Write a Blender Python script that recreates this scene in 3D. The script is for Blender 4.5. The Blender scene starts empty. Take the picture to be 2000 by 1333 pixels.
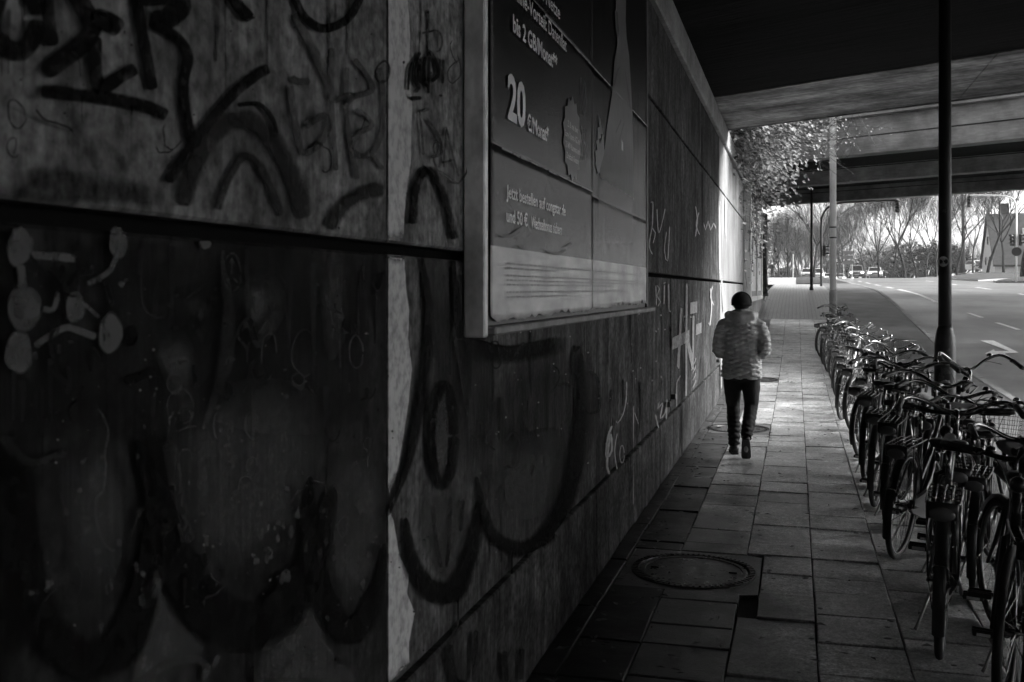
import bpy, bmesh, math, random
from mathutils import Vector, Matrix, noise as mnoise
R = math.radians
rng = random.Random(7)
scene = bpy.context.scene
COL = scene.collection

# ------------------------------------------------------------------ camera, sky, sun, exposure
F = 1944.0                      # focal length in photo pixels (35 mm lens)
VPX, HOR, CAMH = 1555.0, 565.0, 1.75
TH = math.atan((VPX - 1000) / F)
CS, SN = math.cos(TH), math.sin(TH)
cam_d = bpy.data.cameras.new('camera'); cam = bpy.data.objects.new('camera', cam_d); COL.objects.link(cam)
cam_d.sensor_width = 36.0; cam_d.lens = 36.0 * F / 2000.0
cam_d.shift_y = (HOR - 666.5) / 2000.0
cam_d.clip_end = 3000; cam_d.clip_start = 0.05
cam.location = (0, 0, CAMH); cam.rotation_euler = (math.pi / 2, 0, TH)
cam_d.dof.use_dof = True; cam_d.dof.focus_distance = 9.5; cam_d.dof.aperture_fstop = 6.3
scene.camera = cam

SUN_AZ = (0.95, 0.31); SUN_EL = 34.0
world = bpy.data.worlds.new('World'); scene.world = world; world.use_nodes = True
nt = world.node_tree; nt.nodes.clear()
wo = nt.nodes.new('ShaderNodeOutputWorld'); bg = nt.nodes.new('ShaderNodeBackground')
sk = nt.nodes.new('ShaderNodeTexSky'); sk.sky_type = 'NISHITA'; sk.sun_disc = False
sk.sun_elevation = R(SUN_EL); sk.sun_rotation = math.atan2(SUN_AZ[0], SUN_AZ[1])
sk.dust_density = 1.5; sk.air_density = 1.0
bw = nt.nodes.new('ShaderNodeRGBToBW')          # the photograph is black and white
nt.links.new(sk.outputs[0], bw.inputs[0]); nt.links.new(bw.outputs[0], bg.inputs[0]); nt.links.new(bg.outputs[0], wo.inputs[0])
bg.inputs[1].default_value = 0.05
sun_d = bpy.data.lights.new('sun', 'SUN'); sun = bpy.data.objects.new('sun', sun_d); COL.objects.link(sun)
sun_d.energy = 2.0; sun_d.angle = R(32.0); sun_d.color = (1, 1, 1)
hl = math.hypot(*SUN_AZ); sd = Vector((SUN_AZ[0]/hl*math.cos(R(SUN_EL)), SUN_AZ[1]/hl*math.cos(R(SUN_EL)), math.sin(R(SUN_EL))))
sun.rotation_euler = sd.to_track_quat('Z', 'Y').to_euler(); sun.location = (0, 0, 30)
vs = scene.view_settings
vs.view_transform = 'Standard'; vs.look = 'None'; vs.exposure = 2.85; vs.gamma = 1.0; vs.use_curve_mapping = False
scene.cycles.use_denoising = True
scene.cycles.use_adaptive_sampling = True; scene.cycles.adaptive_threshold = .04
scene.cycles.max_bounces = 5; scene.cycles.diffuse_bounces = 4; scene.cycles.glossy_bounces = 3
scene.cycles.transparent_max_bounces = 16; scene.cycles.volume_bounces = 0
scene.cycles.caustics_reflective = False; scene.cycles.caustics_refractive = False
scene.cycles.sample_clamp_indirect = 4.0

# ------------------------------------------------------------------ lie of the land
PTS = [(-400, 0), (15, 0), (22, .18), (30, .75), (38, 1.32), (44, 1.66), (57, 2.0), (75, 2.44), (92, 2.78), (135, 3.15), (260, 2.9), (1500, 2.6)]
def _tang():
    t = []
    for i in range(len(PTS)):
        if i == 0 or i == len(PTS) - 1: t.append(0); continue
        a = (PTS[i][1]-PTS[i-1][1])/(PTS[i][0]-PTS[i-1][0]); b = (PTS[i+1][1]-PTS[i][1])/(PTS[i+1][0]-PTS[i][0])
        t.append(0 if a*b <= 0 else 2*a*b/(a+b))
    return t
TG = _tang()
def g(y):
    if y <= PTS[0][0]: return PTS[0][1]
    for i in range(len(PTS)-1):
        x0, z0 = PTS[i]; x1, z1 = PTS[i+1]
        if y <= x1:
            h = x1-x0; s = (y-x0)/h
            return (2*s**3-3*s**2+1)*z0+(s**3-2*s**2+s)*h*TG[i]+(-2*s**3+3*s**2)*z1+(s**3-s**2)*h*TG[i+1]
    return PTS[-1][1]
def ss(x, a, b):
    t = max(0, min(1, (x-a)/(b-a))); return t*t*(3-2*t)
def G(x, y): return g(y) + 0.95*ss(x, 12, 24)*ss(y, 68, 130)
ROAD_DROP = 0.10
def XL(y): return 3.35 - 2.3*ss(y, 45, 140)

# photo pixel -> place: on a plane X = const, at a camera depth, or on the ground
def ray(u, v):
    xc, zc = (u-1000)/F, (HOR-v)/F
    return (-SN + CS*xc, CS + SN*xc, zc)
def on_x(u, v, X):
    d = ray(u, v); t = X/d[0]; return Vector((X, d[1]*t, CAMH+d[2]*t))
def at(u, v, den):
    d = ray(u, v); return Vector((d[0]*den, d[1]*den, CAMH+d[2]*den))
def pg(u, v, off=0.0):
    d = ray(u, v); t = 3.0
    while t < 400:
        if CAMH + d[2]*t < G(d[0]*t, d[1]*t) + off: break
        t += 0.05
    return Vector((d[0]*t, d[1]*t, G(d[0]*t, d[1]*t) + off))
def gnd(u, den, off=0.0):
    p = at(u, HOR, den); return Vector((p.x, p.y, G(p.x, p.y)+off))

# ------------------------------------------------------------------ mesh builder
class MB:
    def __init__(s): s.v = []; s.f = []
    def add(s, vs_, fs_):
        o = len(s.v); s.v += [tuple(p) for p in vs_]; s.f += [tuple(i+o for i in f) for f in fs_]
    def box(s, c, d, rz=0, rx=0, ry=0, bev=0):
        x, y, z = d[0]/2, d[1]/2, d[2]/2
        M = Matrix.Rotation(rz, 3, 'Z') @ Matrix.Rotation(ry, 3, 'Y') @ Matrix.Rotation(rx, 3, 'X'); c = Vector(c)
        if bev <= 0:
            P = [Vector((a*x, b*y, e*z)) for e in (-1, 1) for b in (-1, 1) for a in (-1, 1)]
            s.add([c+M@p for p in P], [(0,2,3,1),(4,5,7,6),(0,1,5,4),(2,6,7,3),(0,4,6,2),(1,3,7,5)]); return
        bev = min(bev, .45*min(d))
        bm = bmesh.new(); bmesh.ops.create_cube(bm, size=1)
        for q in bm.verts: q.co = Vector((q.co.x*d[0], q.co.y*d[1], q.co.z*d[2]))
        bmesh.ops.bevel(bm, geom=bm.edges[:], offset=bev, segments=1, affect='EDGES')
        bm.verts.index_update()
        s.add([c+M@q.co for q in bm.verts], [tuple(q.index for q in f.verts) for f in bm.faces]); bm.free()
    def tube(s, pts, r, n=8, cap=True, closed=False):
        pts = [Vector(p) for p in pts]; m = len(pts)
        if not hasattr(r, '__len__'): r = [r]*m
        t0 = None; nx = None; base = len(s.v); vv = []
        for i, p in enumerate(pts):
            if closed: t = pts[(i+1) % m]-pts[i-1]
            else: t = pts[min(i+1, m-1)]-pts[max(i-1, 0)]
            if t.length < 1e-9: t = Vector((0, 0, 1))
            t.normalize()
            if nx is None:
                a = Vector((0, 0, 1)) if abs(t.z) < .9 else Vector((1, 0, 0))
                nx = (a - t*a.dot(t)).normalized()
            else:
                nx = nx - t*nx.dot(t)
                nx = nx.normalized() if nx.length > 1e-6 else t.orthogonal().normalized()
            b = t.cross(nx)
            for k in range(n):
                an = 2*math.pi*k/n; vv.append(p + (nx*math.cos(an)+b*math.sin(an))*r[i])
        ff = []
        for i in range(m if closed else m-1):
            j = (i+1) % m
            for k in range(n): ff.append((i*n+k, i*n+(k+1) % n, j*n+(k+1) % n, j*n+k))
        if cap and not closed: ff.append(tuple(range(n-1, -1, -1))); ff.append(tuple((m-1)*n+k for k in range(n)))
        s.add(vv, ff)
    def lathe(s, prof, c, n=24, axis='Z', cap=True):
        c = Vector(c); vv = []; m = len(prof)
        for rr, h in prof:
            for k in range(n):
                a = 2*math.pi*k/n; q = (rr*math.cos(a), rr*math.sin(a), h)
                if axis == 'X': q = (q[2], q[0], q[1])
                if axis == 'Y': q = (q[0], q[2], q[1])
                vv.append(c+Vector(q))
        ff = [(i*n+k, i*n+(k+1) % n, (i+1)*n+(k+1) % n, (i+1)*n+k) for i in range(m-1) for k in range(n)]
        if cap: ff.append(tuple(range(n-1, -1, -1))); ff.append(tuple((m-1)*n+k for k in range(n)))
        s.add(vv, ff)
    def prism(s, poly, d):
        d = Vector(d); n = len(poly); P = [Vector(p) for p in poly]
        s.add(P+[p+d for p in P], [tuple(range(n-1, -1, -1)), tuple(range(n, 2*n))]+[(i, (i+1) % n, n+(i+1) % n, n+i) for i in range(n)])
    def ellip(s, c, rad, n=12, m=8, M=None):
        c = Vector(c); vv = []; ff = []
        for i in range(m+1):
            ph = math.pi*i/m
            for k in range(n):
                a = 2*math.pi*k/n
                p = Vector((rad[0]*math.sin(ph)*math.cos(a), rad[1]*math.sin(ph)*math.sin(a), rad[2]*math.cos(ph)))
                vv.append(c+(M@p if M else p))
        for i in range(m):
            for k in range(n): ff.append((i*n+k, (i+1)*n+k, (i+1)*n+(k+1) % n, i*n+(k+1) % n))
        s.add(vv, ff)
    def mesh(s, name, m=None, smooth=False):
        me = bpy.data.meshes.new(name); me.from_pydata(s.v, [], s.f); me.update()
        if m: me.materials.append(m)
        if smooth: me.polygons.foreach_set('use_smooth', [True]*len(me.polygons))
        return me
    def build(s, name, m=None, parent=None, smooth=False, loc=None, kind=None):
        return link(name, s.mesh(name, m, smooth), parent, loc, kind)
def link(name, me, parent=None, loc=None, kind=None):
    o = bpy.data.objects.new(name, me); COL.objects.link(o)
    if parent: o.parent = parent
    if loc is not None: o.location = loc
    if kind: o['kind'] = kind
    return o
def tag(o, label, cat, group=None):
    o['label'] = label; o['category'] = cat
    if group: o['group'] = group
    return o
def thing(name, label, cat, loc=(0, 0, 0), rz=0, group=None):
    o = bpy.data.objects.new(name, None); COL.objects.link(o); o.location = loc; o.rotation_euler = (0, 0, rz)
    o.empty_display_size = .2
    return tag(o, label, cat, group)
def fixnormals(me):
    bm = bmesh.new(); bm.from_mesh(me); bmesh.ops.recalc_face_normals(bm, faces=bm.faces[:]); bm.to_mesh(me); bm.free()
def remesh(mb, vox, sm=6, name='m'):
    me = mb.mesh(name); fixnormals(me)
    o = bpy.data.objects.new('tmp', me); COL.objects.link(o)
    md = o.modifiers.new('r', 'REMESH'); md.mode = 'VOXEL'; md.voxel_size = vox
    md2 = o.modifiers.new('s', 'SMOOTH'); md2.factor = .5; md2.iterations = sm
    dg = bpy.context.evaluated_depsgraph_get(); dg.update()
    out = bpy.data.meshes.new_from_object(o.evaluated_get(dg)); out.name = name
    bpy.data.objects.remove(o)
    out.polygons.foreach_set('use_smooth', [True]*len(out.polygons))
    out.materials.clear()
    return out

# ------------------------------------------------------------------ materials (all grey: a black-and-white photograph)
def mat(name, base, rough=.6, metal=0.0, spec=.5, var=(), rvar=None, bump=(), rand=0.0, emit=0, coords='pos', rotz=0.0):
    """var: [(scale xyz, amount, detail)] multiplies the colour; rvar: (scale, amount); bump: [(scale xyz, strength, distance)]"""
    m = bpy.data.materials.new(name); m.use_nodes = True; t = m.node_tree; N = t.nodes; L = t.links
    p = N['Principled BSDF']
    p.inputs['Roughness'].default_value = rough; p.inputs['Metallic'].default_value = metal
    p.inputs['Specular IOR Level'].default_value = spec
    p.inputs['Base Color'].default_value = (base, base, base, 1)
    if coords == 'pos': src = N.new('ShaderNodeNewGeometry').outputs['Position']
    else: src = N.new('ShaderNodeTexCoord').outputs['Object']
    if rotz:
        vr = N.new('ShaderNodeVectorRotate'); vr.rotation_type = 'Z_AXIS'; vr.inputs['Angle'].default_value = rotz; L.new(src, vr.inputs['Vector']); src = vr.outputs[0]
    def nz(scale, det):
        mp = N.new('ShaderNodeMapping'); mp.inputs['Scale'].default_value = scale if hasattr(scale, '__len__') else (scale,)*3
        L.new(src, mp.inputs[0]); q = N.new('ShaderNodeTexNoise'); q.inputs['Scale'].default_value = 1; q.inputs['Detail'].default_value = det
        q.inputs['Roughness'].default_value = .62
        L.new(mp.outputs[0], q.inputs[0]); return q.outputs[0]
    def ma(op, a, b=None, c=None):
        q = N.new('ShaderNodeMath'); q.operation = op
        for i, x in enumerate((a, b, c)):
            if x is None: continue
            if isinstance(x, (int, float)): q.inputs[i].default_value = x
            else: L.new(x, q.inputs[i])
        return q.outputs[0]
    val = None
    for v in var:
        n = nz(v[0], v[2] if len(v) > 2 else 4)
        mr = N.new('ShaderNodeMapRange'); mr.inputs[1].default_value = .32; mr.inputs[2].default_value = .68
        mr.inputs[3].default_value = 1-v[1]; mr.inputs[4].default_value = 1+v[1]*.8
        L.new(n, mr.inputs[0])
        val = mr.outputs[0] if val is None else ma('MULTIPLY', val, mr.outputs[0])
    if rand:
        oi = N.new('ShaderNodeObjectInfo'); q = ma('MULTIPLY_ADD', oi.outputs['Random'], 2*rand, 1-rand)
        val = q if val is None else ma('MULTIPLY', val, q)
    if val is not None:
        L.new(ma('MULTIPLY', val, base), p.inputs['Base Color'])
    if rvar:
        L.new(ma('ADD', ma('MULTIPLY', ma('SUBTRACT', nz(rvar[0], 4), .5), rvar[1]*3), rough), p.inputs['Roughness'])
    last = None
    for b in bump:
        bn = N.new('ShaderNodeBump'); bn.inputs['Strength'].default_value = b[1]; bn.inputs['Distance'].default_value = b[2]
        L.new(nz(b[0], 6), bn.inputs['Height'])
        if last: L.new(last, bn.inputs['Normal'])
        last = bn.outputs[0]
    if last: L.new(last, p.inputs['Normal'])
    if emit:
        m.cycles.emission_sampling = 'NONE'
        p.inputs['Emission Color'].default_value = (1, 1, 1, 1); p.inputs['Emission Strength'].default_value = emit
    return m
def spray(name, base, rough=.85, alpha=1.0):
    """paint sprayed on the wall: thin at the edges of a stroke (attribute 'soft')"""
    m = bpy.data.materials.new(name); m.use_nodes = True; t = m.node_tree; N = t.nodes; L = t.links
    p = N['Principled BSDF']; p.inputs['Base Color'].default_value = (base,)*3+(1,); p.inputs['Roughness'].default_value = rough
    p.inputs['Specular IOR Level'].default_value = .03
    at_ = N.new('ShaderNodeAttribute'); at_.attribute_name = 'soft'
    gq = N.new('ShaderNodeNewGeometry')
    def nz(sc, lo, hi):
        mp = N.new('ShaderNodeMapping'); mp.inputs['Scale'].default_value = sc; L.new(gq.outputs['Position'], mp.inputs[0])
        q = N.new('ShaderNodeTexNoise'); q.inputs['Scale'].default_value = 1; q.inputs['Detail'].default_value = 5; L.new(mp.outputs[0], q.inputs[0])
        r = N.new('ShaderNodeMapRange'); r.inputs[1].default_value = .35; r.inputs[2].default_value = .65; r.inputs[3].default_value = lo; r.inputs[4].default_value = hi
        L.new(q.outputs[0], r.inputs[0]); return r.outputs[0]
    def ma(op, a, b, cl=False):
        q = N.new('ShaderNodeMath'); q.operation = op; q.use_clamp = cl
        for i, x in enumerate((a, b)):
            if isinstance(x, (int, float)): q.inputs[i].default_value = x
            else: L.new(x, q.inputs[i])
        return q.outputs[0]
    a = ma('MULTIPLY', at_.outputs['Fac'], nz((1, 14, 3), .85*alpha, 1.12*alpha), True)
    a = ma('MULTIPLY', a, nz((1, 90, 60), .8, 1.15), True)
    a = ma('MULTIPLY', a, nz((1, 26, 26), .72, 1.25), True)
    L.new(a, p.inputs['Alpha'])
    return m

V = {}
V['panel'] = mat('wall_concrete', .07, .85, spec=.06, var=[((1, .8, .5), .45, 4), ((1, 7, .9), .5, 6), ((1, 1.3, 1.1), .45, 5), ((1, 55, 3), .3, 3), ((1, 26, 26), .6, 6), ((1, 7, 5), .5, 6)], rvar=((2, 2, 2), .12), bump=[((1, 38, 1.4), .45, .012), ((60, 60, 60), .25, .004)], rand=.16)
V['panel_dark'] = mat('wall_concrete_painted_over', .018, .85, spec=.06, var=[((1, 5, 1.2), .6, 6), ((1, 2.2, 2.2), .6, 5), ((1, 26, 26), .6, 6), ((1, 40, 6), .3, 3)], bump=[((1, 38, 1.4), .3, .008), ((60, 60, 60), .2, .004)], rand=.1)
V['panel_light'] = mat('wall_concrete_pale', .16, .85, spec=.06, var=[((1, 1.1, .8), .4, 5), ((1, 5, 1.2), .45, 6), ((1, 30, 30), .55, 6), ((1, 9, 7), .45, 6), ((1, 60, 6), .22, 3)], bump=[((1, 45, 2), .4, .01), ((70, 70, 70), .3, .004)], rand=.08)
V['panel_gap_lit'] = mat('wall_concrete_gap_lit', .24, .8, spec=.1, var=[((1, 7, .9), .3, 6), ((1, 1.3, 1.1), .25, 5), ((1, 55, 3), .2, 3)], bump=[((1, 38, 1.4), .45, .012), ((60, 60, 60), .25, .004)], rand=.1)  # paler panel tone carries the light that falls through the bridge gap
V['groove'] = mat('groove_shadow_gap', .008, .95, spec=0)
V['girder_dark'] = mat('girder_concrete_dark', .045, .85, spec=.1, var=[((.5, .5, 4), .5, 5), ((3, 3, 22), .3, 4)], bump=[((2, 2, 24), .4, .015)])  # darker concrete for the third bridge's near girder and the form joints
V['coping'] = mat('coping_concrete', .26, .7, var=[((3, 2, 3), .4, 5), ((1, 20, 20), .25, 4)], bump=[((20, 20, 20), .4, .01)])
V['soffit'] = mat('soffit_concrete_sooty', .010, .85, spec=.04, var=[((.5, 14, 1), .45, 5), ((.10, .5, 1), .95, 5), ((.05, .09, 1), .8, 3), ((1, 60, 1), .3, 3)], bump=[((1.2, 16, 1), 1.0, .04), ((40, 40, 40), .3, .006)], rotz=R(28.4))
V['soffit_edge'] = mat('soffit_concrete_edge_lit', .30, .85, spec=.05, var=[((.7, 24, 1), .4, 4), ((.12, .6, 1), .9, 5), ((1.1, 1.6, 1), .6, 6), ((9, 9, 9), .3, 5)], bump=[((1.2, 16, 1), 1.0, .04), ((40, 40, 40), .3, .006)], rotz=R(28.4))  # paler soffit copy, the light along the deck edge put into its colour
V['girder'] = mat('girder_concrete', .24, .75, var=[((.5, .5, 1.2), .4, 6), ((2.2, 2.2, 2.2), .35, 6), ((3, 3, 22), .16, 4), ((.4, .4, .4), .2, 4)], bump=[((2, 2, 24), .4, .015)])
V['slab'] = mat('paving_slab_concrete', .50, .37, spec=1.0, var=[((3.5, 3.5, 3.5), .4, 6), ((80, 80, 80), .6, 3), ((.9, .5, 1), .4, 4), ((22, 22, 22), .5, 6)], rvar=((2.2, 2.2, 2.2), .16), bump=[((110, 110, 110), .8, .004), ((9, 9, 9), .4, .010)], rand=.22)
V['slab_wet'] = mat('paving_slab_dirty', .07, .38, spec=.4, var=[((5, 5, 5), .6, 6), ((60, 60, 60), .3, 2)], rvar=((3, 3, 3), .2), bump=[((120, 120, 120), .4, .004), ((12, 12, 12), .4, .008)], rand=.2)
def darken_foot(m):
    """slab colour darker towards the wall foot and the camera, with a ragged outline"""
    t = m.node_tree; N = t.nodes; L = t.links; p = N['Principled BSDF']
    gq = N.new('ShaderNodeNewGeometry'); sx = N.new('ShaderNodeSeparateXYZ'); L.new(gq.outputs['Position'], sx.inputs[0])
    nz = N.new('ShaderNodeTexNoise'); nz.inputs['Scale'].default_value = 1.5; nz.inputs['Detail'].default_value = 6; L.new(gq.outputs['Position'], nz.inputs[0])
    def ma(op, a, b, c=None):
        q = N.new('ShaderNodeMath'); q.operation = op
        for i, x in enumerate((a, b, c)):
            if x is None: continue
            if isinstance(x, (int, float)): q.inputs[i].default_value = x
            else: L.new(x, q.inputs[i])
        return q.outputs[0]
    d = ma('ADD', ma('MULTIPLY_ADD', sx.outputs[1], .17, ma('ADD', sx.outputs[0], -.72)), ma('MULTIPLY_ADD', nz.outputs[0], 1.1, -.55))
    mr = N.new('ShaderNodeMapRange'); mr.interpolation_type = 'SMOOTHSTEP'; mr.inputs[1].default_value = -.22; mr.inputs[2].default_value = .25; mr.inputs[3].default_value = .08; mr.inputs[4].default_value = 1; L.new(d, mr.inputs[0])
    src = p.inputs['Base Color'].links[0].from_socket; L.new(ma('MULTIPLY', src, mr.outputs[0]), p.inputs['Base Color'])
darken_foot(V['slab']); darken_foot(V['slab_wet'])
V['bed'] = mat('joint_sand', .025, .9)
V['asphalt'] = mat('asphalt', .125, .38, spec=.5, var=[((.07, .42, 1), .42, 6), ((.5, .22, 1), .3, 5), ((1.6, .7, 1), .16, 5), ((110, 110, 110), .3, 2)], rvar=((.5, .3, 1), .1), bump=[((180, 180, 180), .4, .004)])
V['asphalt2'] = mat('cycle_path_asphalt', .12, .5, spec=.4, var=[((.9, 1.6, 1), .3, 6), ((.7, .4, 1), .2, 4), ((4, 1.4, 1), .14, 5), ((120, 120, 120), .32, 2)], rvar=((1, .6, 1), .12), bump=[((180, 180, 180), .4, .004)])
V['kerb'] = mat('kerb_stone', .26, .6, var=[((6, 6, 6), .25, 4)], rand=.15, bump=[((40, 40, 40), .3, .005)])
V['paint'] = mat('road_paint', .78, .5, var=[((14, 14, 14), .22, 5)])
V['grass'] = mat('grass_turf', .02, .9, var=[((1.2, 1.2, 1.2), .4, 5), ((14, 14, 14), .4, 3)], bump=[((20, 20, 20), .8, .05)])
V['soil'] = mat('soil', .08, .95, var=[((.6, .6, .6), .3, 4)])
V['black'] = mat('black_lacquer', .012, .28, spec=.5)
V['darkpaint'] = mat('dark_lacquer', .035, .3, var=[((20, 20, 20), .2, 3)])
V['greypaint'] = mat('grey_lacquer', .12, .3)
V['silverpaint'] = mat('silver_lacquer', .42, .28, metal=.7)
V['chrome'] = mat('chrome', .28, .22, metal=1.0, rvar=((30, 30, 30), .06))
V['alu'] = mat('aluminium', .28, .38, metal=1.0)
V['rimmetal'] = mat('rim_metal', .13, .4, metal=1.0); V['spoke'] = mat('spoke_steel', .2, .35, metal=1.0)
V['rubber'] = mat('tyre_rubber', .018, .75, bump=[((120, 120, 120), .3, .002)])
V['grip'] = mat('grip_rubber', .02, .55)
V['leather'] = mat('saddle_cover', .016, .38, bump=[((140, 140, 140), .2, .001)])
V['reflector'] = mat('reflector', .14, .2)
V['glasslens'] = mat('lamp_lens', .5, .1)
V['pole_dark'] = mat('pole_dark_paint', .02, .5, var=[((9, 9, 9), .3, 4)], bump=[((30, 30, 30), .15, .003)])
V['pole_grey'] = mat('pole_galvanised', .62, .5, var=[((6, 6, 2), .2, 4)])
V['pole_base'] = mat('pole_base_paint', .045, .42, var=[((7, 7, 9), .5, 5)], bump=[((25, 25, 25), .2, .004)])
V['sticker'] = mat('sticker_paper', .55, .5, var=[((40, 40, 40), .15, 3)])
V['sticker_torn'] = mat('sticker_remains', .13, .6, var=[((50, 50, 50), .5, 4)])
V['ink'] = mat('print_ink', .01, .5)
V['iron'] = mat('cast_iron', .05, .34, metal=.3, var=[((20, 20, 20), .35, 4)], rvar=((15, 15, 15), .2), bump=[((70, 70, 70), .3, .003)])
V['surround'] = mat('manhole_surround_concrete', .16, .4, var=[((5, 5, 5), .3, 5), ((60, 60, 60), .25, 2)], rvar=((4, 4, 4), .18), bump=[((120, 120, 120), .4, .004)])
V['frame_side'] = mat('billboard_frame_worn_paint', .75, .5, var=[((9, 9, 6), .4, 5), ((3, 3, 1.4), .25, 3)], bump=[((14, 14, 14), .3, .004)])
V['frame_dark'] = mat('billboard_frame_dark', .03, .5, var=[((12, 12, 12), .4, 4)])
V['ledge'] = mat('billboard_ledge', .13, .6, var=[((14, 9, 14), .5, 5)])
V['print_pale'] = mat('print_pale', .72, .28, spec=.3)
V['print_mid'] = mat('print_mid', .15, .28, spec=.3, var=[((14, 14, 7), .2, 4)])
V['print_dim'] = mat('print_dim', .035, .28, spec=.3)
V['print_grey'] = mat('print_grey', .2, .5, spec=.3)
V['leaf'] = mat('leaf', .19, .6, spec=.2, var=[((7, 7, 7), .4, 3), ((1.6, 1.6, 1.6), .3, 3)])
V['twig'] = mat('twig_bark', .06, .8)
V['bark'] = mat('bark', .022, .9, var=[((2, 2, 2), .2, 3)])
V['shrub'] = mat('shrub_leaf', .016, .7, var=[((.9, .9, .9), .4, 4)])
V['needle'] = mat('conifer_needle', .045, .8, var=[((1.5, 1.5, 1.5), .35, 3)])
V['litter'] = mat('fallen_leaf', .16, .6, var=[((30, 30, 30), .6, 3)])
V['carlight'] = mat('car_paint_pale', .8, .25)
V['carmid'] = mat('car_paint_grey', .3, .25)
V['cardark'] = mat('car_paint_dark', .03, .25)
V['carglass'] = mat('car_glass', .01, .08)
V['headlight'] = mat('headlight_lit', .8, .2, emit=2.5)
V['housewall'] = mat('render_white', .7, .8)
V['houseroof'] = mat('roof_tile_dark', .06, .8, var=[((2, 2, 6), .25, 3)])
V['windowpane'] = mat('window_pane', .3, .1)
V['signal'] = mat('signal_housing', .012, .5)
V['skin'] = mat('skin', .3, .5)
V['trousers'] = mat('trouser_cloth', .012, .85, bump=[((30, 30, 18), .5, .012)], coords='obj')
V['hat'] = mat('knit_hat', .014, .9, bump=[((90, 90, 200), .5, .004)], coords='obj')
V['shoe'] = mat('shoe_black', .014, .5)
V['sole'] = mat('shoe_sole', .03, .6)
V['jacket'] = mat('quilted_jacket', .5, .5, var=[((9, 9, 9), .25, 4)], bump=[((40, 40, 40), .3, .006)], coords='obj')
V['coat'] = mat('dark_coat', .02, .8)
V['hairgrey'] = mat('pale_hair', .55, .7)
V['pipe'] = mat('rail_pipe_paint', .05, .38, var=[((6, 6, 6), .3, 4)], bump=[((30, 30, 30), .15, .003)])
V['sign'] = mat('sign_panel', .18, .6)

# ================================================================== SETTING
def sheet(name, x0, x1, ys, zf, m, nx=1, kind='structure'):
    b = MB(); vv = []; n = nx+1
    for y in ys:
        a = x0(y) if callable(x0) else x0; e = x1(y) if callable(x1) else x1
        for i in range(n):
            x = a+(e-a)*i/nx; vv.append((x, y, zf(x, y)))
    ff = [(j*n+i, j*n+i+1, (j+1)*n+i+1, (j+1)*n+i) for j in range(len(ys)-1) for i in range(nx)]
    b.add(vv, ff); return b.build(name, m, smooth=True, kind=kind)
def fr(a, b, s):
    n = max(1, round((b-a)/s)); return [a+(b-a)*i/n for i in range(n+1)]
YALL = fr(-60, 10, 7)[:-1]+fr(10, 100, 1.0)[:-1]+fr(100, 300, 8)[:-1]+fr(300, 1500, 120)
sheet('ground', -260, 420, YALL, lambda x, y: G(x, y)-.22, V['grass'], 40)
def XR(y): return 15.0-9*ss(y, 120, 160)
sheet('road', XL, XR, fr(-60, 10, 5)[:-1]+fr(10, 100, 1.0)[:-1]+fr(100, 260, 5), lambda x, y: G(x, y)-ROAD_DROP, V['asphalt'], 14)
sheet('side_road', 15.0, 90, fr(58, 74, 1), lambda x, y: G(x, y)-ROAD_DROP-.002, V['asphalt'], 30)
sheet('side_road', 15.0, 90, fr(128, 148, 2), lambda x, y: G(x, y)-ROAD_DROP-.002, V['asphalt'], 30)
sheet('cycle_path', 1.36, lambda y: XL(y)-.15, fr(-20, 10, 5)[:-1]+fr(10, 60, 1)[:-1]+fr(60, 90, 3), lambda x, y: G(x, y)-.004, V['asphalt2'], 3)

# block-paved footpath beyond the slabs
def paver_mat():
    m = mat('block_paving', .2, .4, spec=.5); t = m.node_tree; N = t.nodes; L = t.links; p = N['Principled BSDF']
    gq = N.new('ShaderNodeNewGeometry'); br = N.new('ShaderNodeTexBrick'); L.new(gq.outputs['Position'], br.inputs[0])
    br.inputs['Scale'].default_value = 1; br.inputs['Brick Width'].default_value = .24; br.inputs['Row Height'].default_value = .16
    br.inputs['Mortar Size'].default_value = .012; br.inputs['Color1'].default_value = (.36,)*3+(1,); br.inputs['Color2'].default_value = (.26,)*3+(1,)
    br.inputs['Mortar'].default_value = (.03,)*3+(1,); L.new(br.outputs[0], p.inputs['Base Color'])
    b = N.new('ShaderNodeBump'); b.inputs['Strength'].default_value = .5; b.inputs['Distance'].default_value = .01; b.invert = True
    L.new(br.outputs['Fac'], b.inputs['Height']); L.new(b.outputs[0], p.inputs['Normal'])
    return m
V['pavers'] = paver_mat()
sheet('footpath', -1.16, 1.352, fr(31.2, 58, 1), lambda x, y: G(x, y)-.003, V['pavers'], 3)
sheet('footpath', -3.5, .0, fr(58, 115, 3), lambda x, y: G(x, y)-.02, mat('pale_gravel_path', .34, .6, var=[((1, 1, 1), .15, 4)]), 3)
sheet('grass_verge', .02, lambda y: max(XL(y)-.2, .05), fr(60, 200, 4), lambda x, y: G(x, y)+.01, V['grass'], 2)
b_ = MB(); b_.box((-9.6, -4, 2.05), (16, 84, 4.8), bev=.1)
emb = b_.build('embankment', V['soil'], kind='structure')

# kerb stones
kerb = sheet('kerb', lambda y: XL(y)-.15, lambda y: XL(y)+.0, fr(58, 200, 4), lambda x, y: G(x, y)+.0, V['kerb'], 1)
km = MB(); km.box((0, 0, -.12), (.15, .985, .24), bev=.018); kme = km.mesh('kerb_stone', V['kerb'])
for i in range(50):
    y = 8.5+i; o = link('kerb_stone', kme, kerb, (XL(y)-.075, y, G(3.3, y)+.012+rng.uniform(-.004, .004)))
    o.rotation_euler = (math.atan(g(y+.5)-g(y-.5)), rng.uniform(-.01, .01), rng.uniform(-.004, .004))

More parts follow.
